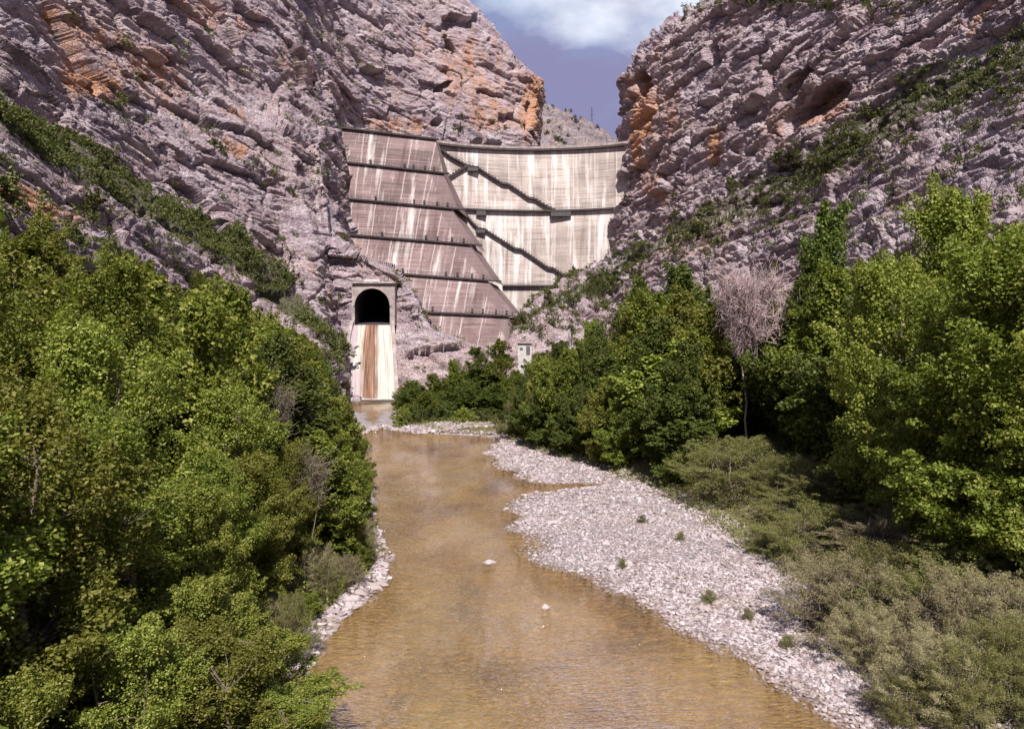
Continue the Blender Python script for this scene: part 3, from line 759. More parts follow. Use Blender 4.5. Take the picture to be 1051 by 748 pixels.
# ------------------------------------------------------------------ arch dam
def archY(px): return 286 + 8.5 * (1 - ((px - 548) / 98.0) ** 2)
def arch_dam():
    T = empty('arch_dam', (V(545, 300, 290).x, 290, 5))
    tag(T, 'pale curved concrete arch dam closing the gorge, with dark stairs crossing its face', 'dam')
    zc = 15 + (350 - 155.5) / FPX * 292
    pxs = np.linspace(436, 648, 61)
    base = [V(px, 155, archY(px)) for px in pxs]
    # crest narrows a little towards the foot
    mb = MB(); arc = 0
    zs = np.linspace(zc, 2, 24)
    def pt(i, z):
        b = base[i]; k = (zc - z) / zc
        return Vector((b.x, b.y - 2.0 * math.sin(k * 2.2), z))
    us = [0.0]
    for i in range(60): us.append(us[-1] + (base[i + 1] - base[i]).length)
    for i in range(60):
        for j in range(len(zs) - 1):
            mb.add([pt(i, zs[j]), pt(i + 1, zs[j]), pt(i + 1, zs[j + 1]), pt(i, zs[j + 1])], [(0, 3, 2, 1)],
                   [(us[i], zs[j]), (us[i + 1], zs[j]), (us[i + 1], zs[j + 1]), (us[i], zs[j + 1])])
        a, b = pt(i, zc), pt(i + 1, zc); o = Vector((0, 7, 0))
        mb.add([a, b, b + o, a + o], [(0, 1, 2, 3)]); mb.add([a + o, b + o, Vector((b.x, b.y + 12, 2)), Vector((a.x, a.y + 12, 2))], [(0, 1, 2, 3)])
    me_wall = mb.build('wall', M_ARCH, T)
    def on(px, z, out=0.0):
        i = (px - 436) / (648 - 436) * 60; i0 = int(max(0, min(59, math.floor(i)))); f = i - i0
        p = pt(i0, z).lerp(pt(i0 + 1, z), f)
        # keep the pixel column: correct x for the slight batter
        return Vector((p.x, p.y - out, z))
    def face(px, py, out=0.0):
        Y = archY(px)
        p = V(px, py, Y - 1.0); k = (zc - p.z) / zc
        return Vector((p.x, Y - 2.0 * math.sin(max(0, k) * 2.2) - out, p.z))
    # crest road slab and parapet
    c1, c2 = MB(), MB()
    for i in range(60):
        a, b = on(pxs[i], zc), on(pxs[i + 1], zc)
        c1.beam(a + Vector((0, 3, 0.35)), b + Vector((0, 3, 0.35)), 8.6, 0.75)
        c2.beam(a + Vector((0, -1.1, 1.15)), b + Vector((0, -1.1, 1.15)), 0.3, 0.85)
    c1.build('crest_road', M_WALK, T); c2.build('parapet', M_CONC, T)
    # walkways across the face
    for z_, x0, x1 in ((15 + (350 - 217.2) / FPX * 292, 474, 630), (15 + (350 - 293.3) / FPX * 291, 516, 590)):
        w, r = MB(), MB()
        xs = np.linspace(x0, x1, 25)
        for i in range(24):
            a, b = on(xs[i], z_, 0.7), on(xs[i + 1], z_, 0.7)
            w.beam(a, b, 1.7, 0.6)
            for h in (0.75, 1.3): r.beam(a + Vector((0, -0.7, h)), b + Vector((0, -0.7, h)), 0.08, 0.08)
            for q in range(3): r.box(a.lerp(b, q / 3) + Vector((0, -0.7, 0.8)), (0.08, 0.08, 1.0))
        w.build('walkway', M_WALK, T); r.build('railing', M_STEEL, T)
    # staircases: flights with landings
    S1 = [(452, 153.5), (462, 161), (479, 170), (491, 173), (503, 181), (516, 189), (522, 189.5), (533, 197), (543, 204), (549, 204.5), (559, 211), (570, 216.5)]
    S1b = [(461, 182), (470, 176), (479, 171)]
    S2 = [(477, 219), (484, 228), (491, 235), (498, 236.5), (513, 246), (529, 256), (535, 256.5), (549, 266), (562, 275), (568, 276), (579, 283), (590, 290)]
    S3 = [(541, 313), (547, 313.5), (554, 319)]
    for S in (S1, S1b, S2, S3):
        s, r = MB(), MB()
        for (a, b) in zip(S[:-1], S[1:]):
            p, q = face(*a, 0.75), face(*b, 0.75)
            s.beam(p, q, 1.5, 0.55)
            n = max(2, int((q - p).length / 1.2))
            for k in range(n):
                m_ = p.lerp(q, (k + 0.5) / n); s.box(m_ + Vector((0, 0, 0.35)), (abs(q.x - p.x) / n * 0.9 + 0.1, 1.4, 0.35))
                r.box(m_ + Vector((0, -0.7, 0.9)), (0.08, 0.08, 1.0))
            r.beam(p + Vector((0, -0.7, 1.4)), q + Vector((0, -0.7, 1.4)), 0.08, 0.08)
        s.build('staircase', M_WALK, T); r.build('railing', M_STEEL, T)
    for (x0, x1, y0, y1) in ((480, 491, 171.5, 176.5), (489, 499, 216.5, 222), (565, 586, 218, 222.5), (489, 498, 235.5, 240)):
        a, b = face(x0, y0, 0), face(x1, y1, 0)
        mb = MB(); mb.box(((a.x + b.x) / 2, min(a.y, b.y) - 0.5, (a.z + b.z) / 2), (b.x - a.x, 1.6, a.z - b.z))
        mb.box(((a.x + b.x) / 2, min(a.y, b.y) - 0.5, a.z + 0.1), (b.x - a.x + 0.5, 2.0, 0.2))
        mb.build('gallery_box', M_STEEL, T)
    return zc
ZC = arch_dam()

# ------------------------------------------------------------------ spillway
def spillway():
    Yp, Yb = 203.0, 189.0
    b = V(384, 411, Yb); b.z = 0
    T = empty('spillway', b)
    tag(T, 'concrete spillway chute streaked white and rust brown below a dark arched tunnel mouth', 'spillway')
    tl, trr = V(361, 290.5, Yp), V(405, 290.5, Yp)
    zb = V(384, 334, Yp).z; zt = tl.z
    x0, x1 = tl.x, trr.x
    ax0, ax1 = V(364.2, 334, Yp).x, V(400.2, 334, Yp).x
    r = (ax1 - ax0) / 2; cx = (ax0 + ax1) / 2; spring = V(384, 296, Yp).z - r
    # portal face: ring between arch and rectangle
    n = 24
    arch = [(ax0, zb)] + [(cx - r * math.cos(math.pi * k / n), spring + r * math.sin(math.pi * k / n)) for k in range(n + 1)] + [(ax1, zb)]
    outer = []
    for (x, z) in arch:
        if z <= zb + 1e-6: outer.append((x0 if x < cx else x1, zb))
        else:
            dx, dz = x - cx, z - spring
            sx = ((x0 if dx < 0 else x1) - cx) / dx if abs(dx) > 1e-6 else 1e9
            sz = (zt - spring) / dz if dz > 1e-6 else 1e9
            s = min(abs(sx), abs(sz)); outer.append((cx + dx * s, spring + dz * s))
    mb = MB()
    for k in range(len(arch) - 1):
        a, c, d, e = arch[k], arch[k + 1], outer[k + 1], outer[k]
        mb.add([(a[0], Yp, a[1]), (c[0], Yp, c[1]), (d[0], Yp, d[1]), (e[0], Yp, e[1])], [(0, 1, 2, 3)])
        mb.add([(e[0], Yp, e[1]), (d[0], Yp, d[1]), (d[0], Yp + 16, d[1]), (e[0], Yp + 16, e[1])], [(0, 1, 2, 3)])
    mb.build('portal', M_CONC, T)
    # raised arch ring and the key block on the lintel
    rg = MB()
    for k in range(1, len(arch) - 2):
        a, c = arch[k], arch[k + 1]
        def sc(p, s): return (cx + (p[0] - cx) * s, spring + (p[1] - spring) * s)
        i0, i1, o1, o0 = sc(a, 1.0), sc(c, 1.0), sc(c, 1.10), sc(a, 1.10)
        f = [(p[0], Yp - 0.25, p[1]) for p in (i0, i1, o1, o0)] + [(p[0], Yp - 0.004, p[1]) for p in (i0, i1, o1, o0)]
        rg.add(f, [(0, 1, 2, 3), (0, 4, 5, 1), (3, 2, 6, 7)])
    rg.build('arch_ring', M_CONC, T)
    kb = MB(); kb.box((V(382, 289, Yp).x, Yp + 0.6, zt + 0.35), (4.4, 2.4, 1.3)); kb.build('lintel_block', M_LIME, T)
    cp = MB(); cp.box(((x0 + x1) / 2, Yp + 7.5, zt + 0.12), (x1 - x0 + 0.8, 16.6, 0.5)); cp.build('coping', M_CONC, T)
    # tunnel lining
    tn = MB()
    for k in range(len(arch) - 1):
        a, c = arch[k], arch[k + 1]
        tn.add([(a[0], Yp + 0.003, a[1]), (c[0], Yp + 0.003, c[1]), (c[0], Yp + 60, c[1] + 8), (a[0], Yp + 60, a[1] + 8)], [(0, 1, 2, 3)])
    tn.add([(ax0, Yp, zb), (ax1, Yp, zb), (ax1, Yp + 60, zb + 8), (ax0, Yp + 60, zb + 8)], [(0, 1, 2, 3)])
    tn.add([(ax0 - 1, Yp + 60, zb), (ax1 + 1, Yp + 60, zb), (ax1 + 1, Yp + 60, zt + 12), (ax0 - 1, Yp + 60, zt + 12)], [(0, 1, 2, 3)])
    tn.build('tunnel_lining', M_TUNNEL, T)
    # chute: curved profile with UV across and down
    ch = MB(); m = 22; nu = 10
    def prof(t):      # t 0 top .. 1 foot
        y = Yp - 0.2 - (Yp - Yb) * (t ** 0.85); z = zb * (1 - t) ** 1.0 * (1 + 0.18 * t * (1 - t) * 2) + 0.1 * (1 - t)
        return y, z
    def lx(t, z, y):  # left and right edges follow the photographed flare
        py = 334 + (410 - 334) * t
        l = 363.5 + (353.5 - 363.5) * t ** 0.8; rr = 401.0 + (406.0 - 401.0) * t
        return at(l, py, y)[0], at(rr, py, y)[0]
    for i in range(m):
        t0, t1 = i / m, (i + 1) / m
        (ya, za), (yb_, zb_) = prof(t0), prof(t1)
        a0, a1 = lx(t0, za, ya); b0, b1 = lx(t1, zb_, yb_)
        for j in range(nu):
            u0, u1 = j / nu, (j + 1) / nu
            ch.add([(a0 + (a1 - a0) * u0, ya, za), (a0 + (a1 - a0) * u1, ya, za), (b0 + (b1 - b0) * u1, yb_, zb_), (b0 + (b1 - b0) * u0, yb_, zb_)],
                   [(0, 3, 2, 1)], [(u0, 1 - t0), (u1, 1 - t0), (u1, 1 - t1), (u0, 1 - t1)])
    ch.build('chute', M_CHUTE, T)
    for side in (0, 1):
        w = MB()
        for i in range(m):
            t0, t1 = i / m, (i + 1) / m
            (ya, za), (yb_, zb_) = prof(t0), prof(t1)
            xa, xb = lx(t0, za, ya)[side], lx(t1, zb_, yb_)[side]
            s = -1 if side == 0 else 1
            hh = 1.3
            a = [Vector((xa + s * 0.003, ya, za + hh)), Vector((xa + s * 0.9, ya, za + hh)), Vector((xb + s * 0.9, yb_, zb_ + hh)), Vector((xb + s * 0.003, yb_, zb_ + hh))]
            lo_ = [Vector((p.x, p.y, p.z - hh - 2.5)) for p in a]
            fs = [(0, 1, 2, 3), (0, 3, 7, 4), (1, 5, 6, 2)]
            if side == 0:
                f2 = [Vector((xa - 0.9, ya, za + hh - 0.0)), Vector((xa - 0.9 - 1.6 * t0, ya + 1.0, -1)), Vector((xb - 0.9 - 1.6 * t1, yb_ + 1.0, -1)), Vector((xb - 0.9, yb_, zb_ + hh))]
                w.add(f2, [(0, 1, 2, 3)])
            w.add(a + lo_, fs)
        y_, z_ = prof(1.0)
        xx = lx(1.0, z_, y_)[side]; s = -1 if side == 0 else 1
        w.box((xx + s * 0.45, y_ - 0.05, z_ + 0.2), (0.9, 0.2, 2.2))
        w.build('side_wall', M_CONC, T)
    fo = MB(); l_, r_ = lx(1.0, 0, Yb)
    rnd = random.Random(4); x = l_ + 0.5
    while x < r_ - 0.4:
        w_ = rnd.uniform(0.5, 1.3); fo.box((x + w_ / 2, Yb - rnd.uniform(0.2, 0.7), 0.08 + rnd.uniform(0, 0.12)), (w_, 1.0, rnd.uniform(0.2, 0.45)), rnd.uniform(-0.3, 0.3)); x += w_ * 0.8
    fo.build('lime_crust', M_LIME, T)
    sl = MB(); l2, r2 = at(349, 413, Yb - 3)[0], at(408.5, 413, Yb - 3)[0]
    sl.box(((l2 + r2) / 2, Yb - 3.2, -0.2), (r2 - l2, 3.6, 0.62)); sl.build('apron', M_WALK, T)
spillway()

# ------------------------------------------------------------------ small structures
def build_small():
    # valve house among the trees at the dam foot
    Y = 168.0
    a, b = V(531.5, 352.5, Y), V(545.5, 352.5, Y)
    z0 = V(538, 385, Y).z
    T = empty('concrete_hut', ((a.x + b.x) / 2, Y, z0))
    tag(T, 'small pale flat-roofed concrete hut half hidden by trees below the dam foot', 'hut')
    mb = MB(); mb.box(((a.x + b.x) / 2, Y + 1.6, (a.z + z0) / 2), (b.x - a.x, 3.2, a.z - z0)); mb.build('wall', M_WHITE, T)
    mb = MB(); mb.box(((a.x + b.x) / 2, Y + 1.6, a.z + 0.16), (b.x - a.x + 0.8, 4.0, 0.32)); mb.build('roof', M_CONC, T)
    mb = MB(); mb.box((b.x - 0.75, Y - 0.03, a.z - 1.55), (0.9, 0.10, 2.0)); mb.build('door', M_DOOR, T)
    mb = MB(); mb.box((a.x + 0.8, Y - 0.03, a.z - 1.2), (0.7, 0.08, 0.6)); mb.build('window', M_DOOR, T)
    # beam footbridge on posts, in the trees
    p, q = V(504, 388, 160), V(543, 389, 160)
    T = empty('footbridge', ((p.x + q.x) / 2, 160, 2.0))
    tag(T, 'thin concrete footbridge on pale columns showing between trees under the hut', 'bridge')
    mb = MB(); mb.beam(p, q, 1.4, 0.35); mb.build('deck', M_CONC, T)
    rl = MB()
    for k in range(9): rl.box(p.lerp(q, k / 8) + Vector((0, -0.6, 0.6)), (0.07, 0.07, 1.0))
    rl.beam(p + Vector((0, -0.6, 1.1)), q + Vector((0, -0.6, 1.1)), 0.07, 0.07); rl.build('railing', M_STEEL, T)
    for k in range(5):
        c = p.lerp(q, (k + 0.5) / 5); mb = MB(); h = c.z - 0.18 - 2.0
        mb.box((c.x, c.y, 2.0 + h / 2), (0.5, 0.5, h)); mb.build('column', M_CONC, T)
    # steel portal frame near it
    p = V(502.5, 352, 172); T = empty('steel_post', (p.x, 172, 3)); tag(T, 'tall thin steel post rising between the poplars before the lowest dam tier', 'post')
    mb = MB(); mb.box((p.x, 172, (p.z + 3) / 2), (0.3, 0.3, p.z - 3)); mb.build('shaft', M_GALV, T)
    mb = MB(); mb.box((p.x + 0.6, 172, p.z - 0.1), (1.6, 0.18, 0.18)); mb.build('crossarm', M_GALV, T)
    # whitish gauge pillar on the left bank
    Y = 176.0; a = V(330.5, 376, Y); b = V(338, 397, Y)
    T = empty('gauge_pillar', ((a.x + b.x) / 2, Y, b.z - 2)); tag(T, 'weathered white concrete pillar among bushes just left of the spillway chute', 'pillar')
    mb = MB(); mb.box(((a.x + b.x) / 2, Y + 0.5, (a.z + b.z) / 2 - 1), (b.x - a.x, 1.0, a.z - b.z + 2)); mb.build('shaft', M_WHITE, T)
    mb = MB(); mb.box(((a.x + b.x) / 2 + 0.3, Y + 0.5, a.z + 0.12), (b.x - a.x + 0.9, 1.4, 0.24)); mb.build('cap', M_CONC, T)
    # little white hut on the right spur
    c = V(623.5, 277.5, 0); h = None
    d = (V(623.5, 279, 100) - Vector((0, 0, CAMZ))).normalized()
    hit = BV[0].ray_cast(Vector((0, 0, CAMZ)), d)
    p = hit[0] if hit[0] is not None else V(623.5, 279, 262)
    T = empty('white_hut', (p.x, p.y, p.z - 0.5)); tag(T, 'tiny white equipment hut on the rocky spur in front of the dam edge', 'hut')
    mb = MB(); mb.box((p.x, p.y, p.z + 0.6), (2.0, 1.6, 2.2)); mb.build('wall', M_WHITE, T)
    mb = MB(); mb.box((p.x, p.y, p.z + 1.78), (2.3, 1.9, 0.15)); mb.build('roof', M_CONC, T)
    mb = MB(); mb.box((p.x + 0.5, p.y - 0.81, p.z + 0.45), (0.7, 0.06, 1.6)); mb.build('door', M_DOOR, T)
    # lattice mast on the far skyline
    p = V(607.3, 128, 640); top = V(607.3, 110, 640)
    T = empty('lattice_mast', (p.x, 640, p.z - 8)); tag(T, 'thin lattice mast standing on the distant ridge above the dam crest', 'mast')
    mb = MB(); z0 = p.z - 8; z1 = top.z; w0, w1 = 0.9, 0.2
    for sx, sy in ((-1, -1), (1, -1), (1, 1), (-1, 1)): mb.beam((p.x + sx * w0, 640 + sy * w0, z0), (p.x + sx * w1, 640 + sy * w1, z1), 0.13, 0.13)
    for k in range(8):
        za, zb = z0 + (z1 - z0) * k / 8, z0 + (z1 - z0) * (k + 1) / 8; wa = w0 + (w1 - w0) * k / 8; wb = w0 + (w1 - w0) * (k + 1) / 8
        for sy in (-1, 1):
            mb.beam((p.x - wa, 640 + sy * wa, za), (p.x + wb, 640 + sy * wb, zb), 0.06, 0.06); mb.beam((p.x + wa, 640 + sy * wa, za), (p.x - wb, 640 + sy * wb, zb), 0.06, 0.06)
    mb.build('tower', M_STEEL, T)
    for f in (0.72, 0.88):
        mb = MB(); z = z0 + (z1 - z0) * f; mb.beam((p.x - 2.2, 640, z), (p.x + 2.2, 640, z), 0.15, 0.2); mb.build('crossarm', M_STEEL, T)
build_small()

# stepping path fence on the right slope
def path_fence():
    line = [(566, 322), (590, 305), (612, 286), (634, 270), (652, 262), (672, 254), (690, 247), (705, 243), (725, 236), (742, 226), (757, 214)]
    pts = []
    for k in range(44):
        t = k / 43 * (len(line) - 1); i = min(int(t), len(line) - 2); f = t - i
        px = line[i][0] * (1 - f) + line[i + 1][0] * f; py = line[i][1] * (1 - f) + line[i + 1][1] * f
        d = (V(px, py, 100) - Vector((0, 0, CAMZ))).normalized()
        h = BV[0].ray_cast(Vector((0, 0, CAMZ)), d)
        if h[0] is not None: pts.append(h[0])
    T = empty('path_fence', pts[0]); tag(T, 'pale railing fence climbing beside the footpath across the scrubby right slope', 'fence')
    rl = MB()
    for i, p in enumerate(pts):
        mb = MB(); mb.box(p + Vector((0, -0.2, 0.6)), (0.12, 0.12, 2.2)); mb.build('post', M_GALV, T)
        if i and (pts[i] - pts[i - 1]).length < 9:
            for h in (0.9, 1.6): rl.beam(pts[i - 1] + Vector((0, -0.2, h)), p + Vector((0, -0.2, h)), 0.07, 0.07)
    rl.build('rail', M_GALV, T)
path_fence()

# ------------------------------------------------------------------ stones
rng = np.random.default_rng(7)
def ico(sub):
    t = (1 + 5 ** .5) / 2
    v = [(-1, t, 0), (1, t, 0), (-1, -t, 0), (1, -t, 0), (0, -1, t), (0, 1, t), (0, -1, -t), (0, 1, -t), (t, 0, -1), (t, 0, 1), (-t, 0, -1), (-t, 0, 1)]
    f = [(0, 11, 5), (0, 5, 1), (0, 1, 7), (0, 7, 10), (0, 10, 11), (1, 5, 9), (5, 11, 4), (11, 10, 2), (10, 7, 6), (7, 1, 8), (3, 9, 4), (3, 4, 2), (3, 2, 6), (3, 6, 8), (3, 8, 9), (4, 9, 5), (2, 4, 11), (6, 2, 10), (8, 6, 7), (9, 8, 1)]
    v = [np.array(p) / np.linalg.norm(p) for p in v]
    for _ in range(sub):
        c = {}; nf = []
        def mid(a, b):
            k = (min(a, b), max(a, b))
            if k not in c: m = v[a] + v[b]; v.append(m / np.linalg.norm(m)); c[k] = len(v) - 1
            return c[k]
        for a, b, d in f:
            x, y, z = mid(a, b), mid(b, d), mid(d, a); nf += [(a, x, z), (b, y, x), (d, z, y), (x, y, z)]
        f = nf
    return np.array(v), np.array(f)
def stone_variant(sub, seed):
    v, f = ico(sub); v = v * (1 + 0.35 * vnoise(v * 1.7 + seed * 7.1, seed))[:, None]
    # knock flats onto it so that it reads as broken rock
    r = np.random.default_rng(seed)
    for _ in range(5):
        n = r.normal(size=3); n /= np.linalg.norm(n); d = v @ n; k = r.uniform(0.55, 0.8)
        v = v - np.clip(d - k, 0, 9)[:, None] * n
    return v, f
def scatter_mesh(name, pos, size, var, mat, seed=1):
    r = np.random.default_rng(seed); vs, fs = [], []; off = 0
    which = r.integers(0, len(var), len(pos))
    for w in range(len(var)):
        idx = np.where(which == w)[0]
        if len(idx) == 0: continue
        v, f = var[w]; n = len(idx)
        sc = size[idx][:, None] * np.stack([r.uniform(0.7, 1.3, n), r.uniform(0.6, 1.0, n), r.uniform(0.28, 0.55, n)], -1)
        a = r.uniform(0, 6.28, n); ca, sa = np.cos(a), np.sin(a); tx = r.normal(0, 0.25, n); ty = r.normal(0, 0.25, n)
        p = v[None] * sc[:, None, :]
        x = p[..., 0] * ca[:, None] - p[..., 1] * sa[:, None]; y = p[..., 0] * sa[:, None] + p[..., 1] * ca[:, None]
        z = p[..., 2] + x * tx[:, None] + y * ty[:, None]
        q = np.stack([x, y, z], -1) + pos[idx][:, None, :]
        vs.append(q.reshape(-1, 3)); fs.append((f[None] + (np.arange(n) * len(v))[:, None, None] + off).reshape(-1, 3)); off += n * len(v)
    return np_mesh(name, np.concatenate(vs), np.concatenate(fs), mat, False)
def bar_points(n, ylo, yhi, pw=1.0):
    Y = ylo + (yhi - ylo) * rng.random(n) ** pw
    xr = lerp(T_R, Y); xv = np.maximum(lerp(T_V, Y), xr + 1.0)
    X = xr - 0.9 + (xv - xr + 3.0) * rng.random(n)
    return X, Y
lo_var = [stone_variant(0, s) for s in range(8)]; hi_var = [stone_variant(1, s + 20) for s in range(8)]
def stones(name, n, ylo, yhi, smin, smax, var, seed, pts=None, pw=1.0):
    X, Y = pts if pts is not None else bar_points(n, ylo, yhi, pw)
    z, _ = terrain(X, Y)
    s = smin + (smax - smin) * rng.random(len(X)) ** 3.2
    ok = z > -0.04 - 0.22 * rng.random(len(X)) ** 3
    dens = vnoise(np.stack([X / 3.0, Y / 3.0, 0 * X], -1), 91)
    ok &= rng.random(len(X)) < 0.75 + 0.4 * dens
    return X[ok], Y[ok], z[ok], s[ok]
allp = []
for n, a, b, smin, smax, pw in ((60000, 24, 62, 0.03, 0.17, 1.0), (20000, 60, 100, 0.07, 0.26, 1.0), (3500, 98, 128, 0.10, 0.35, 1.0)):
    allp.append(stones('g', n, a, b, smin, smax, None, 1, pw=pw))
# left bank strip
n = 9000
Y = 26 + 100 * rng.random(n); X = lerp(T_L, Y) + 0.3 - 1.3 * rng.random(n) ** 1.2
zl_, _ = terrain(X, Y); okk = (zl_ > -0.10) & (vnoise(np.stack([X / 4, Y / 5.0, 0 * X], -1), 44) > -0.1)
allp.append((X[okk], Y[okk], zl_[okk], (0.05 + 0.24 * rng.random(n) ** 3)[okk]))
# gravel spit in front of the spillway pool
n = 5000
Y = 118 + 60 * rng.random(n); X = lerp(T_L, Y) + (lerp(T_R, Y) - lerp(T_L, Y)) * rng.random(n) * 1.1 - 1
zc_, _ = terrain(X, Y); X2 = -26 + 26 * rng.random(n); Y2 = 119 + 9 * rng.random(n); z2, _ = terrain(X2, Y2)
okk = z2 > -0.1
allp.append((X2[okk], Y2[okk], z2[okk], (0.12 + 0.4 * rng.random(n) ** 3)[okk]))
X = np.concatenate([a[0] for a in allp]); Y = np.concatenate([a[1] for a in allp]); Z = np.concatenate([a[2] for a in allp]); S = np.concatenate([a[3] for a in allp])
near = Y < 48
P = np.stack([X, Y, Z + S * 0.15], -1)
o = obj('gravel', scatter_mesh('gravel', P[~near], S[~near], lo_var, M_STONE, 2)); tag(o, 'bleached stones and gravel covering the far part of the river bar', 'gravel', kind='stuff')
o = obj('gravel', scatter_mesh('gravel', P[near], S[near], hi_var, M_STONE, 3)); tag(o, 'bleached stones and gravel covering the near end of the river bar', 'gravel', kind='stuff')

rock_meshes = [np_mesh('rock', *stone_variant(2, 60 + k), M_STONE, False) for k in range(6)]
def rock(name, x, y, z, s, label, group=None, k=0, rz=0.0):
    o = obj(name, rock_meshes[k % 6], loc=(x, y, z)); o.scale = s; o.rotation_euler = (0.1 * k, 0, rz); tag(o, label, 'rock', group); return o
def wpt(px, py): y = Yof(py); return float(at(px, py, y)[0]), y
x, y = wpt(502, 578); rock('river_rock', x, y, 0.05, (0.42, 0.35, 0.30), 'pale rounded stone standing alone in the middle of the brown river', None, 0)
x, y = wpt(560, 624); rock('river_rock', x, y, 0.03, (0.26, 0.22, 0.22), 'small dark and white stone breaking the water nearer the gravel bar', None, 1)
x, y = wpt(552, 575); rock('river_rock', x, y, 0.0, (0.2, 0.2, 0.12), 'low stone at the waterline beside the pointed tip of the gravel bar', None, 2)
rr = random.Random(3)
for k in range(34):
    yy = rr.uniform(30, 80); xx = float(lerp(T_L, yy)) - rr.uniform(-0.3, 1.8)
    zz = float(terrain(np.array([xx]), np.array([yy]))[0][0]); s = rr.uniform(0.22, 0.5)
    rock('bank_rock', xx, yy, zz + 0.05, (s, s * 0.8, s * 0.6), 'angular grey boulder on the stony strip between left bushes and river', 'boulders along the left waterline', k, rr.uniform(0, 6))
for k in range(26):
    yy = rr.uniform(31, 85); f = rr.random(); xx = float(lerp(T_R, yy)) * (1 - f) + float(lerp(T_V, yy)) * f
    zz = float(terrain(np.array([xx]), np.array([yy]))[0][0]); s = rr.uniform(0.2, 0.42)
    rock('bar_rock', xx, yy, zz + 0.06, (s, s * 0.8, s * 0.55), 'larger pale boulder lying among the small stones of the gravel bar', 'boulders on the gravel bar', k, rr.uniform(0, 6))

# ------------------------------------------------------------------ vegetation prototypes
def leaves_np(centres, n_per, rad, size, aspect, seed, up=0.5, squash=0.75):
    """diamond leaves scattered in clumps"""
    r = np.random.default_rng(seed)
    n = len(centres) * n_per
    c = np.repeat(centres, n_per, 0); rd = np.repeat(rad, n_per)
    d = r.normal(size=(n, 3)); d /= np.linalg.norm(d, axis=1, keepdims=True)
    q = r.random(n) ** 0.55 * 1.12
    cen = centres.mean(0); ax = centres - cen; ax /= np.linalg.norm(ax, axis=1, keepdims=True) + 1e-6
    ax = ax * 0.8 + r.normal(size=ax.shape) * 0.45 + np.array([0, 0, 0.55]); ax /= np.linalg.norm(ax, axis=1, keepdims=True)
    ax = np.repeat(ax, n_per, 0); u_ = r.random(n) ** 0.8 * 2.3 - 1.0
    pos = c + ax * (u_ * rd)[:, None] + d * (q * rd * np.clip(0.72 - 0.36 * u_, 0.14, 0.8))[:, None] * np.array([1, 1, squash])
    nrm = d * 0.55 + r.normal(size=(n, 3)) * 0.55 + np.array([0, 0, up]); nrm /= np.linalg.norm(nrm, axis=1, keepdims=True)
    t = r.normal(size=(n, 3)) + np.array([0, 0, -0.35]); t -= (t * nrm).sum(1, keepdims=True) * nrm; t /= np.linalg.norm(t, axis=1, keepdims=True)
    b = np.cross(nrm, t)
    s = size * r.uniform(0.6, 1.35, n)[:, None]
    v0 = pos - t * s * 0.5; v2 = pos + t * s * 0.5
    v1 = pos + b * s * 0.5 / aspect + nrm * s * 0.09 - t * s * 0.06; v3 = pos - b * s * 0.5 / aspect + nrm * s * 0.09 - t * s * 0.06
    V_ = np.stack([v0, v1, v2, v3], 1).reshape(-1, 3)
    return V_, np.arange(n * 4).reshape(-1, 4)
def tube(mbv, mbf, pts, radii, k=6):
    base = len(mbv)
    for i, (p, r) in enumerate(zip(pts, radii)):
        d = (Vector(pts[min(i + 1, len(pts) - 1)]) - Vector(pts[max(i - 1, 0)])).normalized()
        a = d.cross(Vector((0.3, 1, 0.1))); a.normalize(); b = d.cross(a)
        for j in range(k):
            t = 2 * math.pi * j / k; q = Vector(p) + (a * math.cos(t) + b * math.sin(t)) * r; mbv.append(tuple(q))
    for i in range(len(pts) - 1):
        for j in range(k):
            a = base + i * k + j; b = base + i * k + (j + 1) % k; mbf.append((a, b, b + k, a + k))
def limb(mbv, mbf, rnd, a, b, r0, r1, sag=0.08, k=5, n=5):
    a, b = Vector(a), Vector(b); L_ = (b - a).length; pts = []
    off = Vector((rnd.uniform(-1, 1), rnd.uniform(-1, 1), rnd.uniform(0, 1))) * L_ * sag
    for i in range(n + 1):
        t = i / n; pts.append(a.lerp(b, t) + off * math.sin(math.pi * t) + Vector((rnd.uniform(-1, 1), rnd.uniform(-1, 1), 0)) * L_ * 0.02)
    tube(mbv, mbf, pts, [r0 + (r1 - r0) * (i / n) for i in range(n + 1)], k)
    return pts
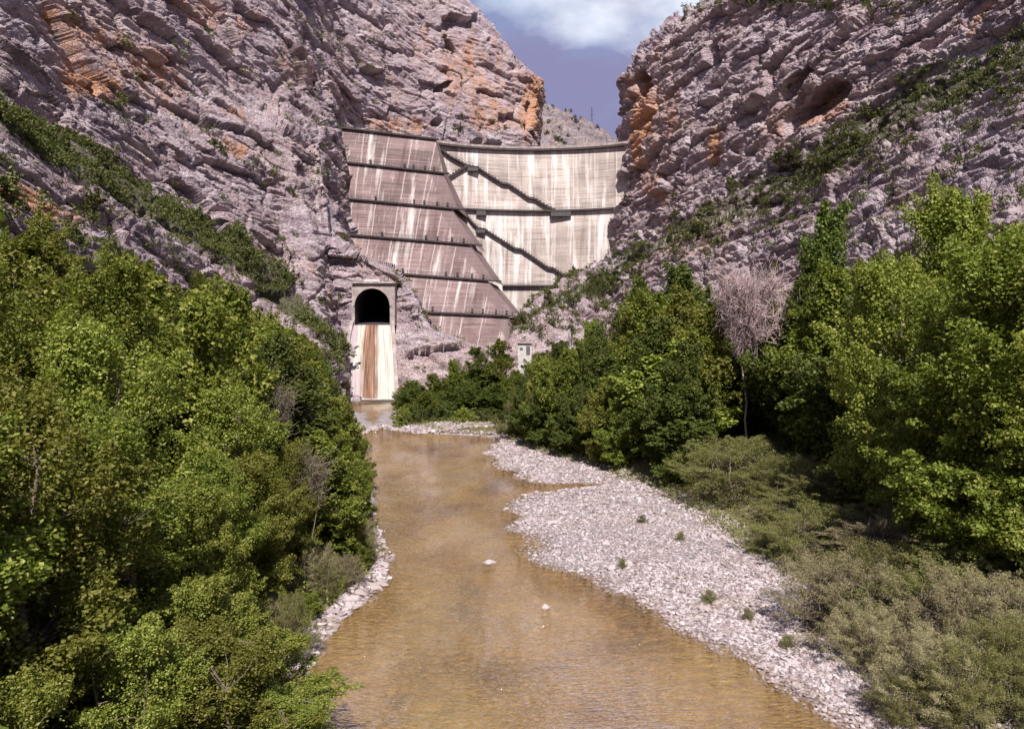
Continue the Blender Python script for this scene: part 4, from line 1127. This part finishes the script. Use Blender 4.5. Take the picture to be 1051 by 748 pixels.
def tree_proto(seed, H, W, base_f, n_cl, n_leaf, leaf, aspect, cl_r, leafmat, barkmat=None, top_pow=0.7, lean=0.05, stems=1, up=0.5):
    rnd = random.Random(seed); r = np.random.default_rng(seed)
    v, f = [], []
    tops = []
    for s in range(stems):
        a = 6.28 * s / stems + rnd.uniform(-.4, .4); sp_ = (0 if stems == 1 else W * 0.22)
        foot = (0.12 * stems * math.cos(a) if stems > 1 else 0, 0.12 * stems * math.sin(a) if stems > 1 else 0, -0.4)
        top = (sp_ * math.cos(a) + rnd.uniform(-1, 1) * lean * H, sp_ * math.sin(a) + rnd.uniform(-1, 1) * lean * H, H * (0.9 if s == 0 else rnd.uniform(0.6, 0.85)))
        tr0 = H * 0.017 / (stems ** 0.5)
        tops.append(limb(v, f, rnd, foot, top, tr0 + 0.03, 0.02, 0.04, 7, 9))
    # lobes shape the outline: the crown is a handful of offset masses
    lob = []
    nl = 7
    for i in range(nl):
        t = (i + 0.5) / nl; zz = H * (base_f + (0.97 - base_f) * t)
        prof = math.sin(math.pi * (0.12 + 0.80 * t ** top_pow)) ** 0.75
        a = 2.4 * i + rnd.uniform(-.5, .5); rr_ = W / 2 * prof
        lob.append((rr_ * 0.42 * math.cos(a), rr_ * 0.42 * math.sin(a), zz, rr_ * rnd.uniform(0.62, 0.85)))
    cs = []
    while len(cs) < n_cl:
        x_, y_, z_, q_ = lob[rnd.randrange(nl)] if rnd.random() < 0.6 else lob[rnd.randrange(nl // 2 + 1)]
        d = np.array([rnd.gauss(0, 1), rnd.gauss(0, 1), rnd.gauss(0, 1) * 0.8]); d /= np.linalg.norm(d) + 1e-6
        rad = q_ * rnd.uniform(0.35, 1.08) ** 0.5
        p = np.array([x_, y_, z_]) + d * rad * np.array([1, 1, 0.9])
        if p[2] < H * base_f * 0.7 or p[2] > H: continue
        cs.append(p)
    cs = np.array(cs); rad = cl_r * r.uniform(0.55, 1.35, len(cs))
    for i, c in enumerate(cs):
        if i % 2 == 0:
            st = tops[rnd.randrange(len(tops))]
            zt = max(0.5, c[2] - 0.45 * math.hypot(c[0], c[1]) - H * 0.04)
            k = min(range(len(st)), key=lambda j: abs(st[j].z - zt)); 
            limb(v, f, rnd, st[k], tuple(c), 0.012 * H * (1 - k / len(st)) * 0.38 + 0.012, 0.008, 0.10, 4, 3)
    tm = np_mesh('trunk', np.array(v), np.array(f), barkmat or M_BARK, True)
    V_, F_ = leaves_np(cs, n_leaf, rad, leaf, aspect, seed, up)
    cm = np_mesh('crown', V_, F_, leafmat, False)
    return tm, cm, H, W
print('protos')
PROT = {
    'broad': [tree_proto(1, 14, 8.0, 0.10, 210, 230, 0.26, 1.35, 1.0, M_LEAF), tree_proto(2, 13, 7.0, 0.08, 200, 230, 0.25, 1.35, 0.95, M_LEAFY), tree_proto(3, 15, 7.5, 0.10, 220, 230, 0.26, 1.3, 1.0, M_LEAFD)],
    'poplar': [tree_proto(4, 15, 4.6, 0.06, 190, 200, 0.24, 1.3, 0.75, M_LEAFD, top_pow=0.6), tree_proto(5, 14, 5.2, 0.06, 190, 200, 0.24, 1.3, 0.8, M_LEAF, top_pow=0.6)],
    'near': [tree_proto(6, 12, 6.5, 0.05, 330, 300, 0.135, 1.45, 0.72, M_LEAFY, top_pow=0.8), tree_proto(7, 12, 6.0, 0.05, 330, 300, 0.13, 1.45, 0.70, M_LEAF, top_pow=0.8), tree_proto(8, 11, 6.0, 0.04, 300, 300, 0.125, 1.6, 0.7, M_LEAFY, stems=3)],
    'willow': [tree_proto(9, 6, 6.0, 0.06, 190, 230, 0.17, 3.2, 0.62, M_WILLOW, stems=6, up=0.7), tree_proto(10, 5, 5.5, 0.05, 170, 230, 0.16, 3.2, 0.6, M_WILLOW, stems=6, up=0.7), tree_proto(11, 5.5, 5.5, 0.05, 180, 230, 0.17, 2.6, 0.6, M_LEAF, stems=5, up=0.6)],
    'twiggy': [tree_proto(12, 4, 5.0, 0.04, 260, 200, 0.085, 4.0, 0.42, M_OLIVE, stems=9, up=0.4), tree_proto(13, 3.6, 4.6, 0.04, 240, 210, 0.08, 3.6, 0.42, M_WILLOW, stems=9, up=0.5)],
    'shrub': [tree_proto(14, 3, 3.4, 0.04, 60, 130, 0.17, 1.6, 0.48, M_LEAFD, stems=4), tree_proto(15, 3, 3.2, 0.04, 60, 130, 0.17, 1.5, 0.48, M_LEAFY, stems=4)],
    'scrub': [tree_proto(16, 2.2, 3.2, 0.03, 30, 80, 0.19, 1.4, 0.45, M_SCRUB, stems=3), tree_proto(17, 2.6, 2.8, 0.03, 30, 80, 0.19, 1.4, 0.42, M_SCRUB, stems=3)],
}
crnd = random.Random(11)
def plant(kind, name, x, y, h, w, label, cat, group, z=None, k=None, parts=True):
    pr = PROT[kind]; tm, cm, H, W = pr[crnd.randrange(len(pr)) if k is None else k % len(pr)]
    if z is None: z = zground(x, y)
    e = empty(name, (x, y, z), crnd.uniform(0, 6.28)); e.scale = (w / W, w / W, h / H)
    tag(e, label, cat, group)
    t = obj('trunk' if kind not in ('willow', 'twiggy', 'shrub', 'scrub') else 'stems', tm, e)
    c = obj('crown' if kind not in ('willow', 'twiggy', 'shrub', 'scrub') else 'foliage', cm, e)
    return e
def topz(px, py, Y): return float(at(px, py, Y)[2])
# left bank thicket
ORD_ = ['first', 'second', 'third', 'fourth', 'fifth', 'sixth', 'seventh', 'eighth', 'ninth', 'tenth', 'eleventh', 'twelfth', 'thirteenth']
TPL = ([-300, 0, 50, 100, 150, 200, 250, 300, 330, 350, 375], [180, 204, 226, 246, 260, 282, 306, 330, 368, 420, 476])
lt = []; tries = 0
lr = random.Random(21)
while len(lt) < 105 and tries < 9000:
    tries += 1
    Yt = 12 + 168 * lr.random() ** 1.35; xe = float(lerp(T_L, Yt)) if Yt > 28 else -8.2 - 0.0 * Yt
    d = lr.uniform(1.6, 42) if lr.random() < 0.6 else lr.uniform(1.6, 9)
    Xt = xe - d
    px = 525.5 + Xt / Yt * FPX
    if px < -260: continue
    sp_ = 2.2 + min(d, 14) * 0.17 + Yt * 0.004
    if 29 < Yt < 50 and d < 2.2: continue
    if any((Xt - a) ** 2 + (Yt - b) ** 2 < sp_ * sp_ for a, b, *_ in lt): continue
    zg = zground(Xt, Yt)
    if zg > 26: continue
    ht = topz(px, float(np.interp(px, *TPL)) + lr.uniform(-6, 34), Yt) - zg
    cap = 3.2 + min(d, 12) * 1.05 + lr.uniform(-1, 1.5)
    ht = min(ht, cap, 15.5)
    if ht < 1.6: continue
    lt.append((Xt, Yt, d, ht, zg))
TONE = {0: 'mid-green', 1: 'yellow-green', 2: 'dark green'}
def stretch(y, names, cuts):
    for n_, c_ in zip(names, cuts):
        if y < c_: return n_
    return names[-1]
for (Xt, Yt, d, ht, zg) in lt:
    where = stretch(Yt, ['left bank, bottom corner', 'left bank, near river bend', 'left bank, facing the mid bar', 'left bank, facing the bar head', 'left bank, toward the spillway'], [24, 42, 70, 110])
    row = 'hanging over the water' if d < 4 else ('in the second row' if d < 10 else ('deep inside' if d < 22 else 'back against the rock wall'))
    size = 'low' if ht < 6 else ('tall' if ht > 11 else 'medium')
    if Yt < 44:
        k = 2 if d < 3.5 else lr.randrange(2); t = 'yellow-green' if k != 1 else 'mid-green'
        plant('near', 'riverside_tree' if d < 3.5 else 'broadleaf_tree', Xt, Yt, ht, ht * lr.uniform(0.55, 0.75) if d < 3.5 else min(8, ht * lr.uniform(0.5, 0.68)), f'{size} {t} tree {row}, {where}', 'tree', f'{t} trees, {where}', zg, k)
    elif ht < 5:
        k = 2 if lr.random() < .7 else 0
        plant('willow', 'riverside_shrub', Xt, Yt, ht, ht * lr.uniform(0.9, 1.2), f"{'bright green' if k == 2 else 'grey-green'} shrub {row}, {where}", 'shrub', f'shrubs, {where}', zg, k)
    else:
        pop = lr.random() > 0.75; k = lr.choice((0, 1, 1, 2)) if not pop else lr.randrange(2)
        t = 'slender' if pop else TONE[k]
        plant('poplar' if pop else 'broad', 'broadleaf_tree', Xt, Yt, ht, ht * lr.uniform(0.48, 0.62), f'{size} {t} tree {row}, {where}', 'tree', f'{t} trees, {where}', zg, k)
print('left trees', len(lt))

for (px, Y_, pt_, w_, lab) in ((262, 26.5, 655, 150, 'low leafy bush leaning over the water at the bottom left, farther one'), (215, 23.5, 640, 170, 'leafy bush at the bottom left corner behind the low waterside bush'),
                              (292, 24.0, 708, 110, 'low leafy bush leaning over the water at the bottom left, nearest one')):
    Xt = (px - 525.5) / FPX * Y_; zg = max(0.15, zground(Xt, Y_)); h_ = max(0.7, topz(px, pt_, Y_) - zg)
    plant('near', 'riverside_bush', Xt, Y_, h_, w_ * Y_ / FPX, lab, 'bush', None, zg, 2)
place_later = [(318, 42, 560, 60, 0, 'grey-brown twiggy bush behind the left waterline stones, nearer one'), (345, 50, 520, 56, 0, 'grey-brown twiggy bush behind the left waterline stones, farther one'), (292, 34, 615, 70, 1, 'olive twiggy bush just above the left waterline near the corner bushes')]
for i_ in range(13):
    Y_ = 28.5 + i_ * 2.6; Xt = float(lerp(T_L, Y_)) - 1.5 - 0.5 * (i_ % 2); zg = zground(Xt, Y_); h_ = 1.3 + 0.5 * ((i_ * 7) % 4) / 3
    kd, k_, cl = (('twiggy', 0, 'grey-brown'), ('willow', 2, 'bright green'), ('twiggy', 1, 'olive'))[i_ % 3]
    plant(kd, 'waterside_bush', Xt, Y_, h_, h_ * 1.5, f'knee-high {cl} bush behind the left waterline stones, {ORD_[i_]} up from the corner', 'bush', 'small bushes along the left waterline', zg, k_)
for (px, Y_, pt_, w_, k_, lab) in place_later:
    Xt = (px - 525.5) / FPX * Y_; zg = zground(Xt, Y_); h_ = max(1.0, topz(px, pt_, Y_) - zg)
    plant('twiggy', 'streamside_bush', Xt, Y_, h_, w_ * Y_ / FPX, lab, 'bush', None, zg, k_)
# right bank wood
TPR = ([520, 535, 560, 600, 640, 655, 680, 700, 730, 745, 775, 800, 812, 840, 870, 900, 930, 960, 1000, 1051, 1300],
       [400, 388, 368, 342, 318, 300, 284, 278, 296, 338, 345, 300, 250, 220, 232, 262, 250, 222, 205, 202, 170])
rt = []; tries = 0
while len(rt) < 92 and tries < 9000:
    tries += 1
    Yt = 30 + 130 * lr.random() ** 1.1; xe = max(float(lerp(T_V, Yt)), float(lerp(T_R, Yt)) + 1)
    d = lr.uniform(2.0, 30) if lr.random() < 0.7 else lr.uniform(2.0, 8)
    Xt = xe + d; px = 525.5 + Xt / Yt * FPX
    if px > 1330 or px < 528: continue
    if Yt < 42 and d < 8: continue
    if Yt < 72 and px < 850 + (72 - Yt) * 2.5 and d < 14: continue
    sp_ = 2.6 + min(d, 14) * 0.16
    if any((Xt - a) ** 2 + (Yt - b) ** 2 < sp_ * sp_ for a, b, *_ in rt): continue
    if 728 < px < 812 and Yt < 82: continue
    zg = zground(Xt, Yt)
    if zg > 30: continue
    ht = topz(px, float(np.interp(px, *TPR)) + lr.uniform(-4, 36), Yt) - zg
    cap = 4.5 + min(d, 10) * 1.3 + lr.uniform(-1, 2)
    ht = min(ht, cap, 17)
    if ht < 2.4: continue
    rt.append((Xt, Yt, d, ht, zg))
for (Xt, Yt, d, ht, zg) in rt:
    where = stretch(Yt, ['right wood, by the twiggy bushes', 'right wood, behind the olive willow', 'right wood, facing the mid bar', 'right wood, before the rocky spur'], [50, 70, 100])
    row = 'at the front edge' if d < 5 else ('in the second row' if d < 12 else ('deep inside' if d < 20 else 'high on the slope'))
    size = 'low' if ht < 7 else ('tall' if ht > 12 else 'medium')
    if ht < 5.5: plant('willow', 'willow_shrub', Xt, Yt, ht, ht * lr.uniform(0.9, 1.25), f'grey-green willow bush {row}, {where}', 'shrub', f'willow bushes, {where}', zg, lr.choice((0, 1, 2)))
    else:
        r_ = lr.random(); k = lr.choice((0, 2, 2, 1))
        if Yt < 60: k = lr.choice((0, 1, 1)); t = 'fine-leaved' if k else 'pale fine-leaved'; kd = 'near'
        elif r_ > 0.8: k = 0; t = 'slender dark'; kd = 'poplar'
        else: t = TONE[k]; kd = 'broad'
        plant(kd, 'broadleaf_tree', Xt, Yt, ht, ht * lr.uniform(0.5, 0.62), f'{size} {t} tree {row}, {where}', 'tree', f'{t} trees, {where}', zg, k)
print('right trees', len(rt))
def place(kind, name, px, Yt, pytop, wpx, label, cat, group=None, k=None):
    Xt = (px - 525.5) / FPX * Yt; zg = zground(Xt, Yt); h = max(0.6, topz(px, pytop, Yt) - zg)
    return plant(kind, name, Xt, Yt, h, wpx * Yt / FPX, label, cat, group, zg, k)
place('poplar', 'poplar_tree', 658, 108, 284, 34, 'slender dark poplar standing up from the right wood before the spur', 'tree', None, 0)
place('broad', 'broadleaf_tree', 705, 106, 276, 78, 'broad dark tree beside the slender poplar, left of the bare tree', 'tree', None, 2)
place('broad', 'broadleaf_tree', 842, 84, 218, 78, 'tall lone-topped tree whose crown stands against the right cliff', 'tree', None, 2)
place('near', 'broadleaf_tree', 985, 52, 205, 150, 'big bright green tree rising highest at the right border', 'tree', None, 0)
place('broad', 'broadleaf_tree', 700, 84, 345, 120, 'large round-crowned light green tree below the slender poplar', 'tree', None, 1)
# willow front along the bar
for (px, pf, pt_, w, lab) in ((565, 462, 405, 70, 'leftmost willow bush at the far head of the gravel bar'), (602, 470, 402, 72, 'grey-green willow bush second from the head of the bar'), (640, 482, 412, 76, 'grey willow bush with its foot on the bar, before tall trees'),
                              (676, 494, 420, 60, 'dark leafy bush where the bar meets the right wood')):
    place('willow', 'willow_shrub', px, Yof(pf) + 3, pt_, w, lab, 'shrub', None, 0 if px != 676 else 2)
place('twiggy', 'willow_shrub', 760, Yof(527), 452, 118, 'wide olive willow bush standing forward on the gravel beside dark trees', 'shrub', None, 1)
place('twiggy', 'willow_shrub', 788, Yof(575), 540, 60, 'small low bush on the gravel in front of the wide olive willow', 'shrub', None, 1)
for (px, pf, pt_, w, k, lab) in ((868, 655, 570, 140, 0, 'brownish twiggy bush on the bare gravel casting a dark shadow'), (850, 590, 520, 120, 1, 'pale green bush behind the brownish twiggy bush'), (930, 610, 525, 150, 0, 'soft grey-brown bush between the gravel and the dark trees'),
                                 (985, 690, 590, 150, 0, 'dry-looking twiggy bush near the bottom right of the gravel'), (1010, 600, 540, 130, 1, 'olive bush under the tall trees at the right border'), (945, 745, 700, 90, 1, 'low green bush at the very bottom of the gravel bar'),
                                 (1045, 740, 640, 120, 1, 'green bush in the bottom right corner beside the gravel'), (1060, 640, 570, 100, 0, 'rusty bush at the right border below the trees'), (820, 560, 505, 80, 1, 'round olive bush at the wood edge past the twiggy bush')):
    place('twiggy', 'streamside_bush', px, Yof(pf), pt_, w, lab, 'bush', None, k)
for (px, pf, pt_, w, kd, k, lab) in ((722, 512, 455, 62, 'willow', 0, 'willow bush between the dark leafy bush and the wide olive willow'), (815, 545, 470, 90, 'twiggy', 1, 'pale olive bush just past the wide olive willow, at the wood edge'),
        (862, 560, 480, 100, 'willow', 1, 'grey-green willow behind the twiggy bushes, under dark trees'), (905, 570, 500, 100, 'twiggy', 1, 'soft olive bush filling the wood edge behind the grey-brown bush'), (900, 640, 560, 120, 'twiggy', 1, 'green-brown bush between the two largest twiggy bushes'),
        (905, 690, 625, 110, 'twiggy', 0, 'straw-coloured twiggy bush on the gravel below the largest twiggy bush'), (965, 735, 650, 130, 'twiggy', 0, 'pale brown bush low in the bottom right corner group'), (1010, 748, 668, 120, 'twiggy', 1, 'olive bush lowest in the bottom right corner group'),
        (930, 664, 590, 110, 'twiggy', 1, 'rounded olive bush in the middle of the bottom right bushes'), (1035, 690, 590, 120, 'twiggy', 0, 'brown-grey bush against the right border above the corner'), (985, 650, 560, 120, 'willow', 1, 'denser green willow among the bottom right bushes')):
    place(kd, 'streamside_bush', px, Yof(pf), pt_, w, lab, 'bush', None, k)
for (px, py, s) in ((731, 622, 16), (812, 668, 14), (700, 560, 10), (660, 540, 9), (770, 640, 12), (640, 585, 9)):
    place('twiggy', 'gravel_tuft', px, Yof(py), py - s, s * 1.2, 'small sprig of growth alone on the pale gravel bar', 'plant', 'sprigs on the gravel bar', 1)
# island trees below the dam
far_n = {}
ORD = ['first', 'second', 'third', 'fourth', 'fifth', 'sixth', 'seventh', 'eighth', 'ninth', 'tenth', 'eleventh', 'twelfth']
for (px, Yt, pt_, w, kd, k) in sorted(((425, 140, 392, 34, 'broad', 2), (447, 146, 386, 36, 'broad', 0), (470, 150, 372, 34, 'broad', 0), (490, 158, 356, 30, 'poplar', 0), (512, 158, 350, 30, 'poplar', 1), (462, 138, 398, 36, 'broad', 2), (436, 134, 404, 34, 'broad', 0),
                                (482, 140, 392, 34, 'broad', 2), (506, 140, 394, 34, 'broad', 2), (525, 150, 382, 30, 'broad', 0), (415, 150, 398, 28, 'broad', 1), (548, 150, 366, 34, 'broad', 0), (575, 150, 352, 40, 'broad', 2), (560, 138, 378, 40, 'broad', 0), (604, 140, 342, 40, 'broad', 1))):
    row = 'front' if Yt < 145 else 'back'; far_n[row] = far_n.get(row, 0) + 1
    place(kd, 'broadleaf_tree', px, Yt, pt_, w, f'green tree, {ORD[far_n[row] - 1]} from the spillway in the {row} row of the clump below the dam', 'tree', 'far trees below the dam foot', k)
for (px, pf, s) in ((457, 438, 24), (479, 441, 22), (498, 441, 20), (430, 440, 24), (412, 440, 20), (515, 444, 20), (444, 439, 20)):
    place('shrub', 'round_shrub', px, Yof(pf) + 2, pf - s, s * 1.15, 'small rounded shrub at the waterline in front of the far tree clump', 'shrub', 'rounded shrubs on the far shore', None)

# bare trees
def bare_proto(seed, H, W, n, mat, tr=0.02, twigs=9):
    rnd = random.Random(seed); v, f = [], []; v2, f2 = [], []
    st = limb(v, f, rnd, (0, 0, -0.5), (0.1 * H * rnd.uniform(-1, 1), 0, H * 0.8), H * tr, 0.03, 0.05, 7, 8)
    for i in range(n):
        k = rnd.randrange(min(6, len(st) - 2), len(st)); a = rnd.uniform(0, 6.28); rr_ = W / 2 * rnd.uniform(0.4, 1.0); t = k / len(st)
        end = Vector((rr_ * math.cos(a) * (1.1 - 0.5 * t), rr_ * math.sin(a) * (1.1 - 0.5 * t), min(H, st[k].z + rnd.uniform(0.1, 0.35) * H)))
        b = limb(v, f, rnd, st[k], end, H * tr * 0.35 * (1.1 - t), 0.02, 0.12, 4, 5)
        for j in range(twigs):
            p = b[rnd.randrange(1, len(b))]; q = p + Vector((rnd.gauss(0, 1), rnd.gauss(0, 1), rnd.gauss(0.5, 0.8))).normalized() * rnd.uniform(0.06, 0.17) * H
            c = limb(v2, f2, rnd, p, q, 0.022, 0.010, 0.12, 3, 3)
            for _ in range(3):
                p2 = c[rnd.randrange(1, len(c))]; q2 = p2 + Vector((rnd.gauss(0, 1), rnd.gauss(0, 1), rnd.gauss(0.4, 0.8))).normalized() * rnd.uniform(0.03, 0.08) * H
                limb(v2, f2, rnd, p2, q2, 0.014, 0.007, 0.1, 3, 2)
    return np_mesh('trunk', np.array(v), np.array(f), mat, True), np_mesh('twigs', np.array(v2), np.array(f2), mat, False), H, W
bt, btw, bH, bW = bare_proto(31, 9, 8, 64, M_DEAD, 0.012, 34)
def bare(px, Yt, pytop, wpx, label, proto, name='bare_tree', group=None, z=None):
    Xt = (px - 525.5) / FPX * Yt; zg = zground(Xt, Yt) if z is None else z; h = topz(px, pytop, Yt) - zg
    e = empty(name, (Xt, Yt, zg), 0.4); e.scale = (wpx * Yt / FPX / proto[3], wpx * Yt / FPX / proto[3], h / proto[2]); tag(e, label, 'tree', group)
    obj('trunk', proto[0], e); obj('twigs', proto[1], e)
bare(771, 78, 294, 104, 'leafless pinkish-grey tree with dense fine twigs amid the right wood', (bt, btw, bH, bW))
b2 = bare_proto(37, 9, 2.4, 16, M_BARK, 0.006, 8)
bare(288, 46, 398, 30, 'leafless grey sapling poking out of the middle of the left thicket', b2, 'bare_sapling')
bare(322, 42, 470, 34, 'short leafless grey sapling above the left waterline stones', b2, 'bare_sapling')

# scrub on the canyon walls
def wall_samples(S, n, mask, seed):
    P_, N_, bx, by = S; r = np.random.default_rng(seed)
    m = mask(bx, by) * (N_[..., 2] > -0.2) * ((P_[..., 2] > 3))
    m = m * (P_[..., 1] / 150.0) ** -0.0
    # area weight
    du = np.linalg.norm(np.gradient(P_, axis=1), axis=-1); dv = np.linalg.norm(np.gradient(P_, axis=0), axis=-1)
    m = m * sstep(vnoise(P_ / 6.0, seed) + 0.6 * vnoise(P_ / 2.0, seed + 1), -0.45, 0.35)
    w = (m * np.clip(du * dv, 0, 3)).ravel(); w = w / w.sum(); i = r.choice(len(w), n, p=w, replace=False)
    return P_.reshape(-1, 3)[i], bx.ravel()[i], by.ravel()[i]
def inpic(bx, by): return (bx > -60) & (bx < 1110) & (by > -40) & (by < 440)
def mL(bx, by):
    L_ = np.interp(bx, BN_x, BN_y)
    m = 1.0 * np.exp(-((by - L_ - 14) / 13.0) ** 2) * (bx < 350)
    m += 0.36 * ((by > L_) & (bx < 340)) + 0.05 * (by > 20)
    m += 0.55 * np.exp(-((by - np.interp(bx, [260, 300, 340, 400], [-10, 14, 44, 84])) / 3.5) ** 2) * (bx < 410) * (bx > 270)
    m += 0.5 * np.exp(-((by - np.interp(bx, [0, 110, 210, 250, 300, 345], [90, 110, 150, 165, 195, 240])) / 5.0) ** 2) * (bx < 330) * (bx > 90)
    return m * inpic(bx, by)
def mR(bx, by):
    Rb = np.interp(bx, RR_x, RR_y)
    m = 1.0 * np.exp(-((by - Rb - 22 - 0.02 * (bx - 628)) / np.interp(bx, [540, 700, 900, 1100], [12, 22, 36, 50])) ** 2) * (by > Rb - 4)
    m += 0.16 * (by > Rb) + 0.35 * (bx < 660) * (by > 268)
    m += 0.5 * np.exp(-((by - np.interp(bx, [740, 800, 900, 1000, 1051], [10, 2, 8, -2, -20])) / 8.0) ** 2)
    return m * inpic(bx, by) * (bx > 535)
def merged_scrub(name, S, n, mask, seed, label, smin, smax):
    p, _, _ = wall_samples(S, n, mask, seed); r = np.random.default_rng(seed)
    lows = []
    for s in range(4):
        rr_ = np.random.default_rng(s + 5); d = rr_.normal(size=(11, 3)); d /= np.linalg.norm(d, axis=1, keepdims=True); d[:, 2] = np.abs(d[:, 2]) * 0.7
        cs = d * 0.62; V_, F_ = leaves_np(cs, 16, np.full(11, 0.42), 0.19, 1.5, s, 0.6); lows.append((V_, F_))
    vs, fs, off = [], [], 0
    w = r.integers(0, 4, n)
    for k in range(4):
        idx = np.where(w == k)[0]; V_, F_ = lows[k]; s = (smin + (smax - smin) * r.random(len(idx)) ** 1.7); a = r.uniform(0, 6.28, len(idx))
        x = V_[None, :, 0] * np.cos(a)[:, None] - V_[None, :, 1] * np.sin(a)[:, None]; y = V_[None, :, 0] * np.sin(a)[:, None] + V_[None, :, 1] * np.cos(a)[:, None]
        q = np.stack([x, y, V_[None, :, 2] + 0 * x], -1) * s[:, None, None] + p[idx][:, None, :]
        vs.append(q.reshape(-1, 3)); fs.append((F_[None] + (np.arange(len(idx)) * len(V_))[:, None, None] + off).reshape(-1, 4)); off += len(idx) * len(V_)
    o = obj(name, np_mesh(name, np.concatenate(vs), np.concatenate(fs), M_SCRUB, False)); tag(o, label, 'scrub', kind='stuff')
merged_scrub('scrub', LEFT, 2600, mL, 41, 'low dark scrub growing in belts along the ledges of the left wall', 0.5, 2.3)
merged_scrub('scrub', RIGHT, 3800, mR, 42, 'low green scrub covering the bench across the right slope', 0.5, 2.3)
def lone(S, n, mask, seed, label, group, hmin, hmax):
    p, _, _ = wall_samples(S, n, mask, seed); r = random.Random(seed)
    for q in p:
        h = r.uniform(hmin, hmax); plant('scrub', 'cliff_shrub', float(q[0]), float(q[1]), h, h * r.uniform(0.9, 1.5), label, 'shrub', group, float(q[2]) - 0.3)
lone(LEFT, 45, mL, 51, 'dark evergreen shrub rooted in the long scrub belt of the left wall', 'larger shrubs in the left scrub belt', 2.0, 4.2)
lone(LEFT, 60, lambda bx, by: 1.0 * inpic(bx, by) * (by < np.interp(bx, BN_x, BN_y) - 10) * (bx > 60) * (by > 5), 52, 'small dark shrub clinging to the bare rock face of the left wall', 'shrubs on the bare left rock', 1.0, 2.4)
lone(RIGHT, 60, mR, 53, 'green shrub standing in the scrub belt of the right slope', 'larger shrubs in the right scrub belt', 2.0, 4.6)
lone(RIGHT, 30, lambda bx, by: 1.0 * inpic(bx, by) * (by < np.interp(bx, RR_x, RR_y) - 6) * (by > 5), 54, 'small dark shrub clinging to the bare rock face of the right wall', 'shrubs on the bare right rock', 1.0, 2.4)
lone(RIGHT, 22, lambda bx, by: 1.0 * inpic(bx, by) * (bx < 640) * (by > 270) * (by < 345), 55, 'bushy shrub on the rocky spur in front of the pale dam', 'shrubs on the spur before the dam', 1.8, 4.0)
# shrubs of the distant hill
hp = HP[60:, :].reshape(-1, 3); hr = random.Random(8)
for k in range(420):
    q = hp[hr.randrange(len(hp))]
    if not (26 < q[0] < 92) or q[2] < 165: continue
    h = hr.uniform(2.0, 5.0); plant('scrub', 'hill_shrub', float(q[0]), float(q[1]), h, h * 1.3, 'dark bush dotted on the pale hill beyond the dam crest', 'shrub', 'bushes on the hill beyond the dam', float(q[2]) - 0.4)

# undergrowth of the banks
def undergrowth(name, side, n, label, mat, seed):
    r = np.random.default_rng(seed); Y = 12 + 150 * r.random(n) ** 1.25
    if side < 0: X = np.where(Y > 28, lerp(T_L, Y), -8.0) - 1.3 - 26 * r.random(n) ** 1.6
    else: X = np.maximum(lerp(T_V, Y), lerp(T_R, Y) + 1) + 0.6 + 22 * r.random(n) ** 1.6
    z, _ = terrain(X, Y)
    c = np.stack([X, Y, z + 0.25], -1)
    V_, F_ = leaves_np(c, 14, r.uniform(0.35, 0.9, n), 0.16, 2.0, seed, 0.6)
    tag(obj(name, np_mesh(name, V_, F_, mat, False)), label, 'undergrowth', kind='stuff')
undergrowth('undergrowth', -1, 9000, 'grass and weeds under the trees of the left bank', M_LEAFY, 61)
undergrowth('undergrowth', 1, 8000, 'grass and weeds under the trees of the right bank', M_WILLOW, 62)

# tell apart the few that still share a label by how far off they stand
byl = {}
for o in COL.objects:
    if o.parent is None and o.get('category') in ('tree', 'shrub', 'plant') and o.get('label'): byl.setdefault(o['label'], []).append(o)
for lab, os_ in byl.items():
    if len(os_) == 2 and len(lab.split()) == 15:
        os_.sort(key=lambda o: o.location.y); os_[0]['label'] = lab + ', nearer'; os_[1]['label'] = lab + ', farther'
    elif 2 <= len(os_) <= 8 and len(lab.split()) <= 14:
        os_.sort(key=lambda o: o.location.y)
        for i, o in enumerate(os_):
            o['label'] = lab + (', the nearest' if i == 0 else (', the farthest' if i == len(os_) - 1 else f', {ORD[i]} nearest'))
